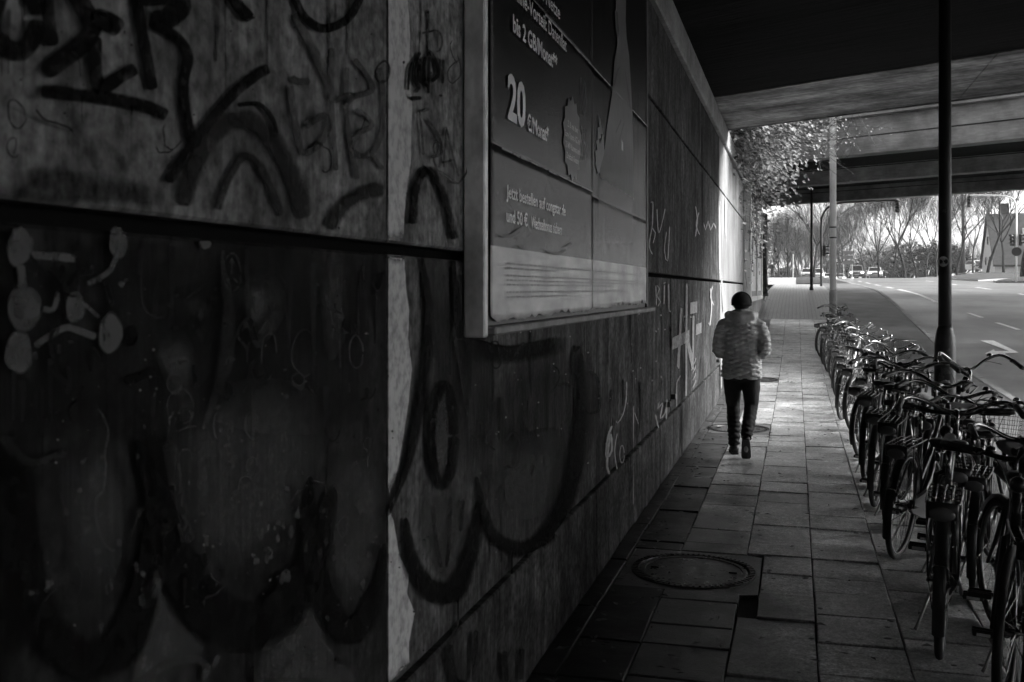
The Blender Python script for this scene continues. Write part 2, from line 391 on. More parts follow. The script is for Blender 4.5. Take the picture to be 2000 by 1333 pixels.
# ------------------------------------------------------------------ pavement slabs
pav = sheet('pavement', -1.18, 1.36, fr(-2, 15, 2)[:-1]+fr(15, 31.2, .8), lambda x, y: g(y)-.022, V['bed'], 2)
COLS = [(-1.05, -.74), (-.74, -.31), (-.31, .098), (.098, .51), (.51, .93), (.93, 1.35)]
MH = [(-.615, 6.27, .33, (-1.05, -.205, 5.83, 6.72)), (-.70, 12.8, .33, (-1.05, -.31, 12.3, 13.3)), (-.64, 19.0, .27, (-1.05, -.31, 18.6, 19.45))]
def slab_geo(b, x0, x1, y0, y1, jig=True):
    gap = .003; x0 += gap; x1 -= gap; y0 += gap; y1 -= gap; ch = .0045
    dz = rng.uniform(-.006, .004) if jig else 0; tx = rng.uniform(-.012, .012); ty = rng.uniform(-.012, .012)
    def z(x, y): return g(y)+dz+tx*(x-x0)+ty*(y-y0)
    B = [(x0, y0), (x1, y0), (x1, y1), (x0, y1)]; T = [(x0+ch, y0+ch), (x1-ch, y0+ch), (x1-ch, y1-ch), (x0+ch, y1-ch)]
    x0 += rng.uniform(-.002, .003); x1 += rng.uniform(-.003, .002); y0 += rng.uniform(-.002, .003); y1 += rng.uniform(-.004, .002)
    B = [(x0, y0), (x1, y0), (x1, y1), (x0, y1)]; T = [(x0+ch, y0+ch), (x1-ch, y0+ch), (x1-ch, y1-ch), (x0+ch, y1-ch)]
    j = [(rng.uniform(-.004, .004), rng.uniform(-.004, .004)) for _ in range(4)]
    vv = [(x, y, g(y)-.05) for x, y in B]+[(x, y, z(x, y)-ch) for x, y in B]+[(x+a, y+c, z(x, y)) for (x, y), (a, c) in zip(T, j)]
    b.add(vv, [(0,1,5,4),(1,2,6,5),(2,3,7,6),(3,0,4,7),(4,5,9,8),(5,6,10,9),(6,7,11,10),(7,4,8,11),(8,9,10,11)])
far_b = MB(); far_w = MB()
for ci, (x0, x1) in enumerate(COLS):
    y = .4+rng.uniform(0, .42)
    while y < 31.15:
        L_ = .43 if ci else .5
        if rng.random() < .07: L_ *= rng.choice((.5, .35, .7))
        y1 = min(y+L_+rng.uniform(-.006, .006), 31.2); a0, a1, c0, c1 = x0, x1, y, y1; ok = True
        for (_, _, _, (mx0, mx1, my0, my1)) in MH:
            if a0 < mx1 and a1 > mx0 and c0 < my1 and c1 > my0:
                if (min(a1, mx1)-max(a0, mx0)) < .5*(a1-a0):
                    if a0 < mx1 <= a1: a0 = mx1
                    else: a1 = mx0
                elif c0 < my0: c1 = my0
                elif c1 > my1: c0 = my1
                else: ok = False
        if ok and c1-c0 > .03:
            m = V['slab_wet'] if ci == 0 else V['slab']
            if y < 18.6:
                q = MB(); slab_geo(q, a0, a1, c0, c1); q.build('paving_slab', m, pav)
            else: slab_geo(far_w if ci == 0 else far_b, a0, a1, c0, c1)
        y = y1
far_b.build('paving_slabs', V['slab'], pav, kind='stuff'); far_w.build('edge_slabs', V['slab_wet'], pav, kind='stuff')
y = .4; gi = 0
while y < 31:
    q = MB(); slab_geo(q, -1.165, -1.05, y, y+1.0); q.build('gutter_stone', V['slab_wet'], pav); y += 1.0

gum = MB(); gr_ = random.Random(19)
for i in range(170):
    x = gr_.uniform(-.9, 1.3); y = gr_.uniform(4, 19); r_ = gr_.uniform(.008, .022); z = g(y)+.0075; a0 = gr_.uniform(0, 6)
    gum.add([(x+r_*gr_.uniform(.75, 1.2)*math.cos(a0+k*.7854), y+r_*gr_.uniform(.75, 1.2)*math.sin(a0+k*.7854), z) for k in range(8)], [tuple(range(8))])
gum.build('gum_spots', mat('trodden_gum', .05, .7), pav, kind='stuff')
# manhole covers set in square concrete surrounds
mh_lab = ['round cast iron manhole cover nearest the camera, beside the wall', 'round manhole cover on the pavement just behind the walking person', 'small round manhole cover ahead of the walking person, farthest down the pavement']
mh_lab[1] = 'middle of three round manhole covers, right beside the walking person'
for (mx, my, mr, (x0, x1, y0, y1)), lb in zip(MH, mh_lab):
    t = thing('manhole_cover', lb, 'manhole cover', (mx, my, g(my)), group='manhole covers in the pavement')
    t.rotation_euler = (math.atan(g(my+.5)-g(my-.5)), 0, 0)
    q = MB(); n = 40                                                       # surround: square slab with a round hole
    co = []
    for k in range(n):
        a = 2*math.pi*k/n; ca, sa = math.cos(a), math.sin(a)
        hx = (x1-mx-.008) if ca > 0 else (mx-x0-.008); hy = (y1-my-.008) if sa > 0 else (my-y0-.008)
        s_ = min(hx/abs(ca) if abs(ca) > 1e-6 else 9, hy/abs(sa) if abs(sa) > 1e-6 else 9); co.append((ca*s_, sa*s_))
    vv = [((mr+.055)*math.cos(2*math.pi*k/n), (mr+.055)*math.sin(2*math.pi*k/n), -.002) for k in range(n)]+[(x, y_, -.002) for x, y_ in co]+[(x, y_, -.05) for x, y_ in co]
    q.add(vv, [(k, n+k, n+(k+1) % n, (k+1) % n) for k in range(n)]+[(n+k, 2*n+k, 2*n+(k+1) % n, n+(k+1) % n) for k in range(n)])
    q.build('surround', V['surround'], t)
    q = MB(); q.lathe([(mr+.055, -.02), (mr+.055, .004), (mr+.045, .006), (mr+.012, .006), (mr+.008, -.006), (mr+.008, -.02)], (0, 0, 0), 56, cap=False)
    for k in range(64):
        a = 2*math.pi*k/64; q.box(((mr+.029)*math.cos(a), (mr+.029)*math.sin(a), .008), (.034, .014, .006), rz=a)
    q.build('frame_ring', V['iron'], t)
    q = MB(); q.lathe([(mr, -.02), (mr, .001), (mr-.01, .004), (mr-.03, .004), (mr-.034, -.001), (0.001, -.001)], (0, 0, 0), 56, cap=False)
    c_ = q.build('cover_plate', V['iron'], t)
    for k in range(2):
        w = MB(); w.box(((mr-.09)*(1 if k else -1), 0, .001), (.05, .022, .006), bev=.002); w.build('lifting_slot', V['groove'], c_)

# ------------------------------------------------------------------ the long wall on the left
WX = -1.16
wb = MB(); wb.box((-1.37, 16.0, 2.1), (.3, 43.6, 4.76))
wall = wb.build('retaining_wall', V['groove']); tag(wall, 'long graffiti covered concrete panel wall running along the pavement', 'wall')
JY = [-5.6, -2.6, 2.72, 6.2, 9.62, 12.95, 15.95, 18.8, 21.6, 25.0, 28.4, 31.8, 35.2, 37.7]
JYL = [-5.6, -2.6, 2.72, 5.95, 8.9, 12.0, 15.0, 18.0, 21.0, 24.5, 28.0, 31.5, 35.0, 37.7]
def panel(y0, y1, z0, z1, m, front=WX):
    q = MB(); q.box(((front-1.25)/2, (y0+y1)/2, (z0+z1)/2), (front+1.25, y1-y0-.010, z1-z0), bev=.007); q.build('concrete_panel', m, wall)
for i in range(len(JY)-1):
    y0, y1 = JY[i], JY[i+1]; dx = rng.uniform(-.003, .003)
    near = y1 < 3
    pm = V['panel_gap_lit'] if y0 > 15.9 else V['panel']
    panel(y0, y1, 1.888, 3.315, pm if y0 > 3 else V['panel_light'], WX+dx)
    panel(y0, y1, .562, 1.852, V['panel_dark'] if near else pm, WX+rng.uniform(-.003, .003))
    panel(y0, y1, 3.35, 4.14, pm, WX-.004+dx)
    if y0 > 2:                                     # the upper strip is cast in two widths
        pass
for i in range(len(JYL)-1):
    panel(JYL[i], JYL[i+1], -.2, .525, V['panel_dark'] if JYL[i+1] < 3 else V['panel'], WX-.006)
for i in range(13):
    y0 = -5.6+i*3.34; y1 = min(y0+3.34, 37.7)
    q = MB(); q.box((-1.24, (y0+y1)/2, 4.322), (.24, y1-y0-.012, .33), bev=.012); q.build('coping_stone', V['coping'], wall)

# ------------------------------------------------------------------ bridges (skewed over the street)
SK = -.541
def skew_prism(b, x0, x1, ya0, ya1, z0, z1):
    b.prism([(x0, ya0+SK*x0, z0), (x1, ya0+SK*x1, z0), (x1, ya1+SK*x1, z0), (x0, ya1+SK*x0, z0)], (0, 0, z1-z0))
b1 = thing('road_bridge', 'wide concrete bridge deck overhead, its boarded underside above the pavement', 'bridge', (0, 0, 0), group=None)
q = MB(); f0, f1 = 16.97, 16.97
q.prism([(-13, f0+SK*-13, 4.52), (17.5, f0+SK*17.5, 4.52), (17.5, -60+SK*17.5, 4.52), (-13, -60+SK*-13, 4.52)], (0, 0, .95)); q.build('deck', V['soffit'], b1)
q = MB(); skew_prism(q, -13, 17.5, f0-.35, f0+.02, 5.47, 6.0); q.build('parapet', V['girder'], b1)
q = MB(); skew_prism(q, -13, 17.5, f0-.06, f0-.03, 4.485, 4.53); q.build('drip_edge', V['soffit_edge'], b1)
for k in range(6):  # strip added under the deck edge to carry the painted edge light
    q = MB(); skew_prism(q, -13+5.09*k, -13+5.09*(k+1)-.012, f0-3.0, f0-.07, 4.504, 4.53); q.build('edge_light_strip', V['soffit_edge'], b1)
for k in range(14):
    q = MB(); q.lathe([(.4, -.3), (.4, 4.53)], (16.4, -60+4.8*k, 0), 20); q.build('pier', V['girder'], b1, True)
def bridge(label, y0, y1, zb, zs, xr=17.5, top=1.55, gw=.55, barrier=False, far=0, gm=('girder', 'girder')):
    t = thing('road_bridge', label, 'bridge')
    q = MB(); skew_prism(q, -14, xr, y0+gw-.01, y1-gw+.01, zs, zb+top-.3); q.build('deck', V['soffit'], t)
    if far:  # unseen deck extension, added to keep the sun off the ground below
        q = MB(); skew_prism(q, -14, xr, y1+.02, y1+far, zs+.5, zb+top+.4); q.build('deck', V['soffit'], t)
    if barrier:
        q = MB(); skew_prism(q, -14, xr, y0-.16, y0-.04, zb+top+.01, zb+top+2.3); q.build('noise_barrier', V['girder'], t)
    for a, c, g_m in ((y0, y0+gw, gm[0]), (y1-gw, y1, gm[1])):
        q = MB(); skew_prism(q, -14, xr, a, c, zb, zb+.86); q.build('edge_girder', V[g_m], t)
        q = MB(); skew_prism(q, -14, xr, a-.012, a-.002, zb+.40, zb+.43); q.build('form_joint', V['girder_dark'], t)
    q = MB(); skew_prism(q, -14, xr, y0-.28, y0+gw-.06, zb+.862, zb+top); q.build('cornice', V['girder'], t)
    q = MB(); skew_prism(q, -14, xr, y1-gw+.06, y1+.28, zb+.862, zb+top); q.build('cornice', V['girder'], t)
    for yy in (y0-.1, y1+.1):
        q = MB()
        for k in range(3): skew_prism(q, -14, xr, yy-.03, yy+.03, zb+top+.35*k+.3, zb+top+.35*k+.36)
        x = -14
        while x < xr: q.box((x, yy+SK*x, zb+top+.5), (.06, .06, 1.1)); x += 2
        q.build('railing', V['pole_dark'], t)
    for yy in (y0+1, y1-1):
        q = MB(); q.lathe([(.4, 0), (.4, zb+.01)], (xr-1.2, yy+SK*(xr-1.2), 0), 20); q.build('pier', V['girder'], t, True)
    return t
bridge('second concrete bridge crossing the street behind the overhanging ivy', 25.9, 32.9, 4.97, 5.42)
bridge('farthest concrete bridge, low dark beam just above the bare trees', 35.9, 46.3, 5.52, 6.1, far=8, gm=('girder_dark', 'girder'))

# ================================================================== GRAFFITI on the wall (sprayed strokes, traced on the wall's own plane)
SP = {'black': spray('spray_black', .006), 'dark': spray('spray_dark', .022, alpha=.9), 'grey': spray('spray_grey', .055, alpha=.8),
      'mid': spray('spray_mid_grey', .06, alpha=.7), 'pale': spray('spray_pale', .3, alpha=.85), 'white': spray('spray_white', .42, alpha=.85),
      'haze': spray('spray_thin_dark', .02, alpha=.55), 'mol': spray('spray_worn_pale', .085, alpha=1.0), 'bare': spray('bare_pale_concrete', .45, .7, alpha=.95)}
LAY = [0]
def crom(P, step):
    out = []; n = len(P)
    for i in range(n-1):
        p0, p1, p2, p3 = P[max(i-1, 0)], P[i], P[i+1], P[min(i+2, n-1)]
        k = max(2, int(math.hypot(p2[0]-p1[0], p2[1]-p1[1])/step))
        for j in range(k):
            t = j/k; out.append(tuple(.5*((2*p1[c])+(-p0[c]+p2[c])*t+(2*p0[c]-5*p1[c]+4*p2[c]-p3[c])*t*t+(-p0[c]+3*p1[c]-3*p2[c]+p3[c])*t**3) for c in range(len(p1))))
    out.append(P[-1]); return out
def in_groove(z): return 1.853 < z < 1.887 or .528 < z < .559 or 3.318 < z < 3.347
class Graf:
    def __init__(s, col): s.col = col; s.v = []; s.f = []; s.w = []
    def _pt(s, u, v, soft, dx):
        p = on_x(u, v, WX+.0045+dx); s.v.append(tuple(p)); s.w.append(soft)
    def stroke(s, P, w, soft=.3, smooth=True, taper=False, cres=False, drip=0, speck=0):
        LAY[0] += 1; dx = .00002*LAY[0]
        Q = crom([tuple(p[:2]) for p in P], 7) if smooth else [tuple(p[:2]) for p in P]
        n = len(Q); base = len(s.v); h = w/2
        for i, (u, v) in enumerate(Q):
            a, b = Q[max(i-1, 0)], Q[min(i+1, n-1)]; tx, ty = b[0]-a[0], b[1]-a[1]; l = math.hypot(tx, ty) or 1
            nx, ny = -ty/l, tx/l; e = 1.0
            dcap = min(i, n-1-i)/max(1, n-1)*n*7
            if dcap < h: e = math.sqrt(max(.02, 1-(1-dcap/h)**2))
            if taper: e *= 1-.75*i/n
            if cres: e *= .22+.78*math.sin(math.pi*i/max(1, n-1))**1.3
            e *= 1+.10*mnoise.noise(Vector((u*.03, v*.03, LAY[0])))
            for k, sf in ((-1, 0), (-(1-soft), 1), (1-soft, 1), (1, 0)):
                s._pt(u+nx*h*k*e, v+ny*h*k*e, 0 if i in (0, n-1) else sf, dx)
        for i in range(n-1):
            for k in range(3):
                a = base+i*4+k; f = (a, a+1, a+5, a+4)
                if not in_groove(sum(s.v[j][2] for j in f)/4): s.f.append(f)
        for _ in range(drip):
            u, v = Q[rng.randrange(n//6, n)]; l = rng.uniform(.5, 2.2)*w; s.stroke([(u, v), (u+rng.uniform(-1, 1), v+l*.6), (u+rng.uniform(-1.5, 1.5), v+l)], rng.uniform(.07, .16)*w+1, .3, taper=True)
        for _ in range(speck):
            u, v = Q[rng.randrange(n)]; a = rng.uniform(0, 6.28); d = h*rng.uniform(.9, 1.7); r_ = rng.uniform(.6, 2.2); s.blob([(u+d*math.cos(a)+r_*math.cos(b), v+d*math.sin(a)+r_*math.sin(b)) for b in (0, 1.05, 2.1, 3.14, 4.2, 5.2)], .3, smooth=False)
        return s
    def blob(s, P, soft=.18, smooth=True):
        LAY[0] += 1; dx = .00002*LAY[0]
        Q = crom(list(P)+[P[0]], 8)[:-1] if smooth else list(P)
        cx = sum(p[0] for p in Q)/len(Q); cy = sum(p[1] for p in Q)/len(Q); base = len(s.v); n = len(Q)
        s._pt(cx, cy, 1, dx)
        for rr, sf in ((.4, 1), (1-soft, 1), (1, 0)):
            for (u, v) in Q: s._pt(cx+(u-cx)*rr, cy+(v-cy)*rr, sf, dx)
        for k in range(n):
            j = (k+1) % n; F_ = [(base, base+1+k, base+1+j)]
            for r_ in range(2): F_.append((base+1+r_*n+k, base+1+(r_+1)*n+k, base+1+(r_+1)*n+j, base+1+r_*n+j))
            for f in F_:
                if not in_groove(sum(s.v[q][2] for q in f)/len(f)): s.f.append(f)
        return s
    def ell(s, cx, cy, rx, ry, w=None, a0=0, a1=360, soft=.3):
        P = [(cx+rx*kk*math.cos(R(a0+(a1-a0)*k/16)), cy+ry*kk*math.sin(R(a0+(a1-a0)*k/16))) for k in range(17) for kk in (1+.16*mnoise.noise(Vector((math.cos(k/2.546)*1.1+cx, math.sin(k/2.546)*1.1+cy, .5))),)]
        return s.stroke(P, w, soft) if w else s.blob(P[:-1], soft)
    def done(s, label=None):
        me = bpy.data.meshes.new('graffiti'); me.from_pydata(s.v, [], s.f); me.update(); me.materials.append(SP[s.col])
        at_ = me.attributes.new('soft', 'FLOAT', 'POINT'); at_.data.foreach_set('value', s.w)
        o = link('graffiti', me, wall)
        if label: o['label'] = label
        return o
# --- pale unpainted strip by the first joint, and stains
g_ = Graf('bare')
g_.blob([(757, -40), (796, -40), (802, 60), (800, 130), (806, 200), (803, 330), (792, 400), (788, 470), (757, 474)], .1, smooth=False)
g_.blob([(757, 495), (790, 497), (794, 560), (800, 600), (798, 660), (806, 720), (798, 800), (790, 850), (776, 930), (757, 968)], .1, smooth=False)
g_.blob([(757, 985), (766, 1000), (780, 1080), (800, 1120), (796, 1160), (812, 1200), (800, 1260), (800, 1300), (757, 1345)], .12, smooth=False)
g_.done('pale bare concrete strip beside the first vertical joint')
g_ = Graf('haze')
g_.blob([(-30, 370), (60, 325), (180, 330), (320, 370), (330, 400), (150, 400), (-30, 392)], .4)
g_.blob([(310, 520), (560, 470), (700, 560), (720, 800), (560, 850), (380, 800), (300, 650)], .5)
g_.blob([(120, 860), (300, 840), (430, 700), (480, 560), (380, 490), (250, 470), (120, 480), (-20, 470), (-20, 800)], .35)
g_.blob([(820, 480), (900, 490), (960, 700), (1000, 900), (900, 1000), (830, 800)], .5)
g_.blob([(940, 700), (1120, 660), (1180, 760), (1120, 950), (1000, 1000)], .5)
g_.done()
g_ = Graf('haze')
for i in range(90):
    u = rng.uniform(-20, 1400); z0 = rng.choice((470, 470, -30, 640)) if u < 900 else None
    if u < 900: v0 = {470: 400+u*.1, -30: -40, 640: 700}[z0]+rng.uniform(0, 60); l = rng.uniform(40, 220)
    else: k = (1555-u)/600; v0 = 565+k*rng.uniform(20, 420); l = k*rng.uniform(60, 260)
    g_.stroke([(u, v0), (u+rng.uniform(-2, 2), v0+l*.5), (u+rng.uniform(-2, 2), v0+l)], rng.uniform(5, 24)*max(.25, min(1, (1555-u)/900)), .6, taper=True)
g_.done()
g_ = Graf('black')
for i in range(150):
    u = rng.uniform(0, 900); v = rng.uniform(0, 1333); r_ = rng.uniform(.8, 3.0); g_.blob([(u+r_*math.cos(b), v+r_*rng.uniform(.8, 1.6)*math.sin(b)) for b in (0, 1.05, 2.1, 3.14, 4.2, 5.2)], .3, smooth=False)
g_.done()
g_ = Graf('pale')
for i in range(110):
    u = rng.choice((rng.uniform(60, 620), rng.uniform(900, 1400))); v = rng.uniform(620, 1250) if u < 700 else 565+(1555-u)*rng.uniform(.1, .95); r_ = rng.uniform(.6, 2.4); g_.blob([(u+r_*rng.uniform(.6, 1.8)*math.cos(b), v+r_*rng.uniform(.6, 1.8)*math.sin(b)) for b in (0, 1.05, 2.1, 3.14, 4.2, 5.2)], .3, smooth=False)
g_.done()
# --- black tag at the top left
g_ = Graf('black')
g_.ell(28, 35, 44, 68, 42, soft=.22)
g_.stroke([(90, -30), (96, 40), (104, 92)], 28, .18); g_.stroke([(140, -30), (160, 10), (180, 55), (150, 95), (110, 125), (84, 146)], 40, .16)
g_.stroke([(178, 30), (215, 45), (238, 62)], 42, .16); g_.stroke([(186, 70), (186, 130), (196, 172), (235, 150), (268, 132)], 30, .18)
g_.stroke([(262, -30), (275, 50), (288, 120), (298, 178)], 25, .18); g_.stroke([(270, -5), (330, -10), (352, 12), (320, 40), (290, 35)], 46, .16)
g_.stroke([(300, 45), (345, 75), (366, 110), (358, 165), (362, 220), (376, 280)], 26, speck=12, drip=1)
g_.stroke([(78, 178), (140, 184), (220, 194), (290, 210), (328, 228)], 30, drip=2, speck=14)
g_.stroke([(528, 132), (500, 148), (455, 185), (400, 250), (352, 318), (326, 358)], 24, speck=12, drip=1)
g_.stroke([(445, -20), (468, 15), (492, 40)], 26, .2); g_.stroke([(570, -20), (592, 30), (632, 56), (680, 36), (708, -15)], 18, .2)
g_.stroke([(462, 206), (505, 204), (532, 232), (540, 265)], 11)
g_.done('thick black spray letters on the upper left panel')
g_ = Graf('dark')
g_.stroke([(356, 404), (374, 340), (408, 276), (456, 236), (506, 244), (548, 296), (578, 366), (596, 428)], 44, .45, speck=10); g_.stroke([(424, 412), (446, 350), (476, 306), (506, 324), (534, 380), (548, 424)], 20, .5)
g_.stroke([(640, 448), (672, 402), (715, 376), (752, 372)], 34, .5)
g_.done()
g_ = Graf('grey')
g_.stroke([(572, 25), (600, 75), (632, 140), (650, 195)], 22, .4, taper=False); g_.stroke([(648, 92), (648, 200), (656, 335)], 12)
g_.stroke([(566, 150), (585, 160), (608, 158)], 16); g_.stroke([(566, 165), (578, 250), (592, 298), (625, 280), (642, 245), (632, 226), (592, 250)], 16)
g_.stroke([(678, 130), (676, 220), (690, 310), (698, 352)], 12); g_.stroke([(690, 114), (728, 172), (690, 190), (672, 212)], 13)
g_.stroke([(690, 215), (712, 225), (726, 246), (700, 262), (688, 290), (712, 306), (738, 282), (750, 220), (742, 130)], 12)
g_.stroke([(728, 300), (740, 322), (752, 332)], 10); g_.stroke([(650, 200), (672, 190), (690, 182)], 12)
g_.done('grey looping spray tag left of the first joint')
# --- tags on the pale strip
g_ = Graf('black')
g_.stroke([(797, 180), (799, 140), (806, 118)], 6); g_.stroke([(822, 100), (812, 120), (808, 150), (818, 172), (806, 182)], 9)
g_.stroke([(832, 108), (826, 140), (834, 172)], 8); g_.stroke([(836, 96), (850, 118), (856, 145), (840, 162)], 9); g_.stroke([(838, 100), (836, 186)], 7)
g_.stroke([(866, 114), (864, 166)], 7); g_.stroke([(862, 182), (860, 192)], 9); g_.stroke([(798, 192), (826, 192)], 9); g_.stroke([(816, 112), (824, 165)], 16)
g_.done('small black tag with exclamation mark')
g_ = Graf('grey')
g_.stroke([(812, 220), (842, 212)], 7); g_.stroke([(820, 218), (828, 305)], 6); g_.stroke([(832, 230), (858, 270), (862, 300), (838, 308)], 7)
g_.stroke([(872, 245), (866, 330)], 5); g_.stroke([(872, 250), (886, 310), (897, 348)], 5); g_.stroke([(864, 318), (890, 312)], 5)
g_.done()
# --- the big bubble piece, lower left and across the joint
g_ = Graf('mid')
g_.blob([(330, 880), (380, 800), (480, 740), (600, 760), (640, 860), (600, 1000), (520, 1110), (440, 1130), (380, 1060), (345, 980)], .4)
g_.blob([(622, 990), (650, 900), (700, 870), (745, 930), (745, 1080), (700, 1180), (650, 1150)], .35)
g_.blob([(300, 1080), (330, 1180), (400, 1270), (300, 1345), (250, 1345)], .3); g_.blob([(560, 1200), (610, 1120), (640, 1250), (700, 1345), (500, 1345), (500, 1290)], .35)
g_.blob([(842, 770), (868, 745), (888, 800), (892, 900), (868, 960), (845, 900)], .4)
g_.blob([(812, 1000), (860, 940), (918, 980), (912, 1080), (872, 1130), (830, 1090)], .4)
g_.blob([(940, 940), (1000, 860), (1090, 840), (1110, 940), (1060, 1040), (990, 1050)], .55)
g_.blob([(120, 880), (200, 850), (260, 900), (255, 1050), (210, 1170), (150, 1140), (115, 1010)], .6)
g_.blob([(300, 690), (345, 640), (385, 700), (350, 790)], .6); g_.blob([(620, 520), (665, 500), (680, 640), (640, 700)], .5); g_.blob([(470, 560), (520, 520), (560, 600), (500, 680)], .6)
g_.stroke([(262, 1345), (318, 1300), (375, 1288), (402, 1300), (398, 1333)], 18, .3); g_.stroke([(428, 1276), (418, 1300), (398, 1312)], 14, .3)
g_.done('thin grey fill inside the sprayed bubbles')
g_ = Graf('black')
g_.stroke([(20, 840), (40, 960), (60, 1120), (100, 1240), (175, 1290), (245, 1250), (285, 1140), (300, 1010), (292, 890)], 96, .4, cres=True, speck=25)
g_.blob([(-30, 860), (40, 850), (75, 920), (78, 1080), (60, 1250), (-30, 1345)], .35)
g_.stroke([(268, 860), (300, 960), (338, 1080), (410, 1195), (500, 1222), (575, 1160), (622, 1060), (652, 950)], 112, .3, cres=True, speck=30, drip=2)
g_.blob([(262, 850), (325, 840), (345, 900), (352, 990), (330, 1040), (300, 990)], .3)
g_.stroke([(606, 930), (606, 1060), (640, 1190), (690, 1232), (730, 1170), (750, 1060)], 66, .35, cres=True, speck=14)
g_.stroke([(792, 1010), (806, 1100), (845, 1152), (890, 1150), (920, 1080), (936, 975)], 54, .4, cres=True, drip=2, speck=14)
g_.stroke([(806, 440), (812, 370), (832, 332), (852, 350), (872, 400), (888, 470)], 20, .5)
g_.stroke([(884, 500), (890, 570), (892, 640)], 12, .5)
g_.stroke([(824, 495), (838, 600), (832, 720), (806, 870), (778, 960), (757, 1010)], 30, .5, cres=True)
g_.ell(864, 852, 24, 100, 24, soft=.5)
g_.stroke([(930, 930), (960, 1040), (1028, 1072), (1088, 1015), (1118, 930), (1134, 800), (1136, 690)], 48, .5, cres=True, drip=2)
g_.blob([(905, 655), (930, 668), (1010, 672), (1100, 655), (1100, 690), (1000, 712), (925, 705)], .5)
g_.done('big black bubble outlines sprayed across the lower wall')
g_ = Graf('dark')
g_.stroke([(432, 500), (446, 600), (436, 720), (396, 840)], 34, .5, cres=True); g_.stroke([(0, 850), (60, 905), (130, 880)], 22, .4)
g_.stroke([(330, 860), (352, 990), (370, 1060)], 30, .5)
for P in ([(845, 985), (852, 1060), (862, 1110)], [(880, 970), (878, 1050), (872, 1110)], [(905, 975), (900, 1040)], [(830, 560), (846, 640), (850, 700)], [(880, 620), (900, 720), (912, 800)]): g_.stroke(P, 9, .5)
g_.stroke([(900, 1210), (880, 1260), (890, 1330), (912, 1330)], 14, .5); g_.stroke([(930, 1230), (925, 1333)], 12, .5); g_.stroke([(985, 1270), (990, 1333)], 12, .5); g_.stroke([(1020, 1265), (1018, 1330)], 12, .5)
g_.done()
# --- pale molecule-like figure
g_ = Graf('mol')
for (cx, cy, rx, ry) in ((38, 482, 27, 42), (48, 602, 34, 44), (38, 690, 28, 44), (146, 600, 20, 33), (216, 652, 26, 42), (231, 474, 20, 36)):
    g_.ell(cx, cy, rx, ry, soft=.12)
g_.stroke([(40, 515), (46, 565)], 18, .25); g_.stroke([(58, 498), (110, 502), (150, 506)], 18, .3); g_.stroke([(228, 500), (212, 532), (168, 556)], 12, .3)
g_.stroke([(160, 590), (196, 622)], 8, .3); g_.stroke([(66, 678), (100, 655), (128, 640), (150, 645), (190, 660)], 15, .3); g_.stroke([(80, 602), (104, 604), (116, 566)], 14, .4)
g_.blob([(385, 470), (412, 468), (418, 480), (398, 492)], .4)
g_.done('pale blobs joined like a molecule, lower left')
g_ = Graf('black')
g_.stroke([(122, 515), (120, 570), (126, 625)], 12); g_.stroke([(130, 560), (150, 535), (185, 532)], 12); g_.stroke([(205, 545), (222, 600)], 10)
g_.stroke([(242, 746), (270, 738), (300, 722)], 20); g_.stroke([(380, 708), (382, 758)], 14); g_.stroke([(95, 700), (110, 730), (135, 752)], 12); g_.stroke([(398, 1075), (402, 1108)], 10)
g_.done()
g_ = Graf('mid')
g_.ell(453, 535, 17, 37, 3); g_.stroke([(453, 502), (452, 540)], 3); g_.stroke([(452, 540), (438, 556)], 4); g_.stroke([(452, 540), (468, 556)], 4); g_.stroke([(446, 520), (453, 505), (460, 522)], 3)
g_.ell(341, 750, 14, 20, 4); g_.ell(352, 800, 26, 40, 3); g_.ell(362, 812, 12, 14, 4); g_.stroke([(335, 850), (330, 830), (340, 800)], 5); g_.stroke([(352, 838), (385, 832)], 4)
g_.stroke([(510, 720), (515, 660), (535, 655), (540, 690)], 3); g_.ell(696, 690, 14, 32, 4)
g_.done('small thin round scribble on the dark panel')
# --- white tags farther along
W8 = lambda L_: [(1150+.375*x, 450+.375*y) for x, y in L_]
g_ = Graf('pale')
for P in ([(432, 560), (527, 515), (527, 580), (432, 628)], [(478, 390), (489, 398), (472, 735), (458, 722)], [(482, 390), (496, 480), (545, 660), (541, 742), (518, 640)],
          [(505, 258), (516, 258), (512, 880), (501, 887)], [(527, 375), (566, 368), (566, 430), (527, 440)], [(539, 438), (551, 434), (546, 735), (540, 735)], [(557, 490), (588, 478), (588, 536), (557, 550)],
          [(688, 250), (697, 250), (708, 420), (700, 430)], [(684, 260), (690, 262), (694, 840), (688, 846)]):
    g_.blob(W8(P), .1, smooth=False)
g_.stroke(W8([(458, 930), (460, 790), (490, 750)]), 2.5)
for k in range(4): g_.stroke(W8([(536, 830-k*38), (552, 800-k*38), (560, 770-k*38)]), 2.5)
g_.done('pale angular letter shapes on the wall left of the walking person')
g_ = Graf('white')
for P in ([(1270, 400), (1275, 395), (1274, 440), (1268, 480), (1276, 500)], [(1268, 440), (1280, 455), (1274, 480)], [(1283, 405), (1287, 455), (1300, 405)], [(1302, 450), (1298, 490), (1304, 510), (1308, 440)],
          [(1281, 555), (1282, 600)], [(1281, 555), (1288, 565), (1283, 578), (1290, 590), (1282, 602)], [(1292, 556), (1304, 550)], [(1298, 554), (1297, 598)], [(1306, 552), (1307, 608), (1311, 604)],
          [(1358, 400), (1362, 430), (1358, 465)], [(1366, 412), (1360, 440), (1368, 462)], [(1374, 430), (1378, 450), (1383, 432), (1388, 450), (1394, 436), (1400, 452)],
          [(1387, 560), (1390, 600), (1386, 640)], [(1393, 555), (1388, 580), (1396, 600)]):
    g_.stroke(P, 2.7, .45)
g_.stroke(W8([(198, 780), (195, 880), (178, 960), (150, 1005), (140, 985)]), 2.6, .3)
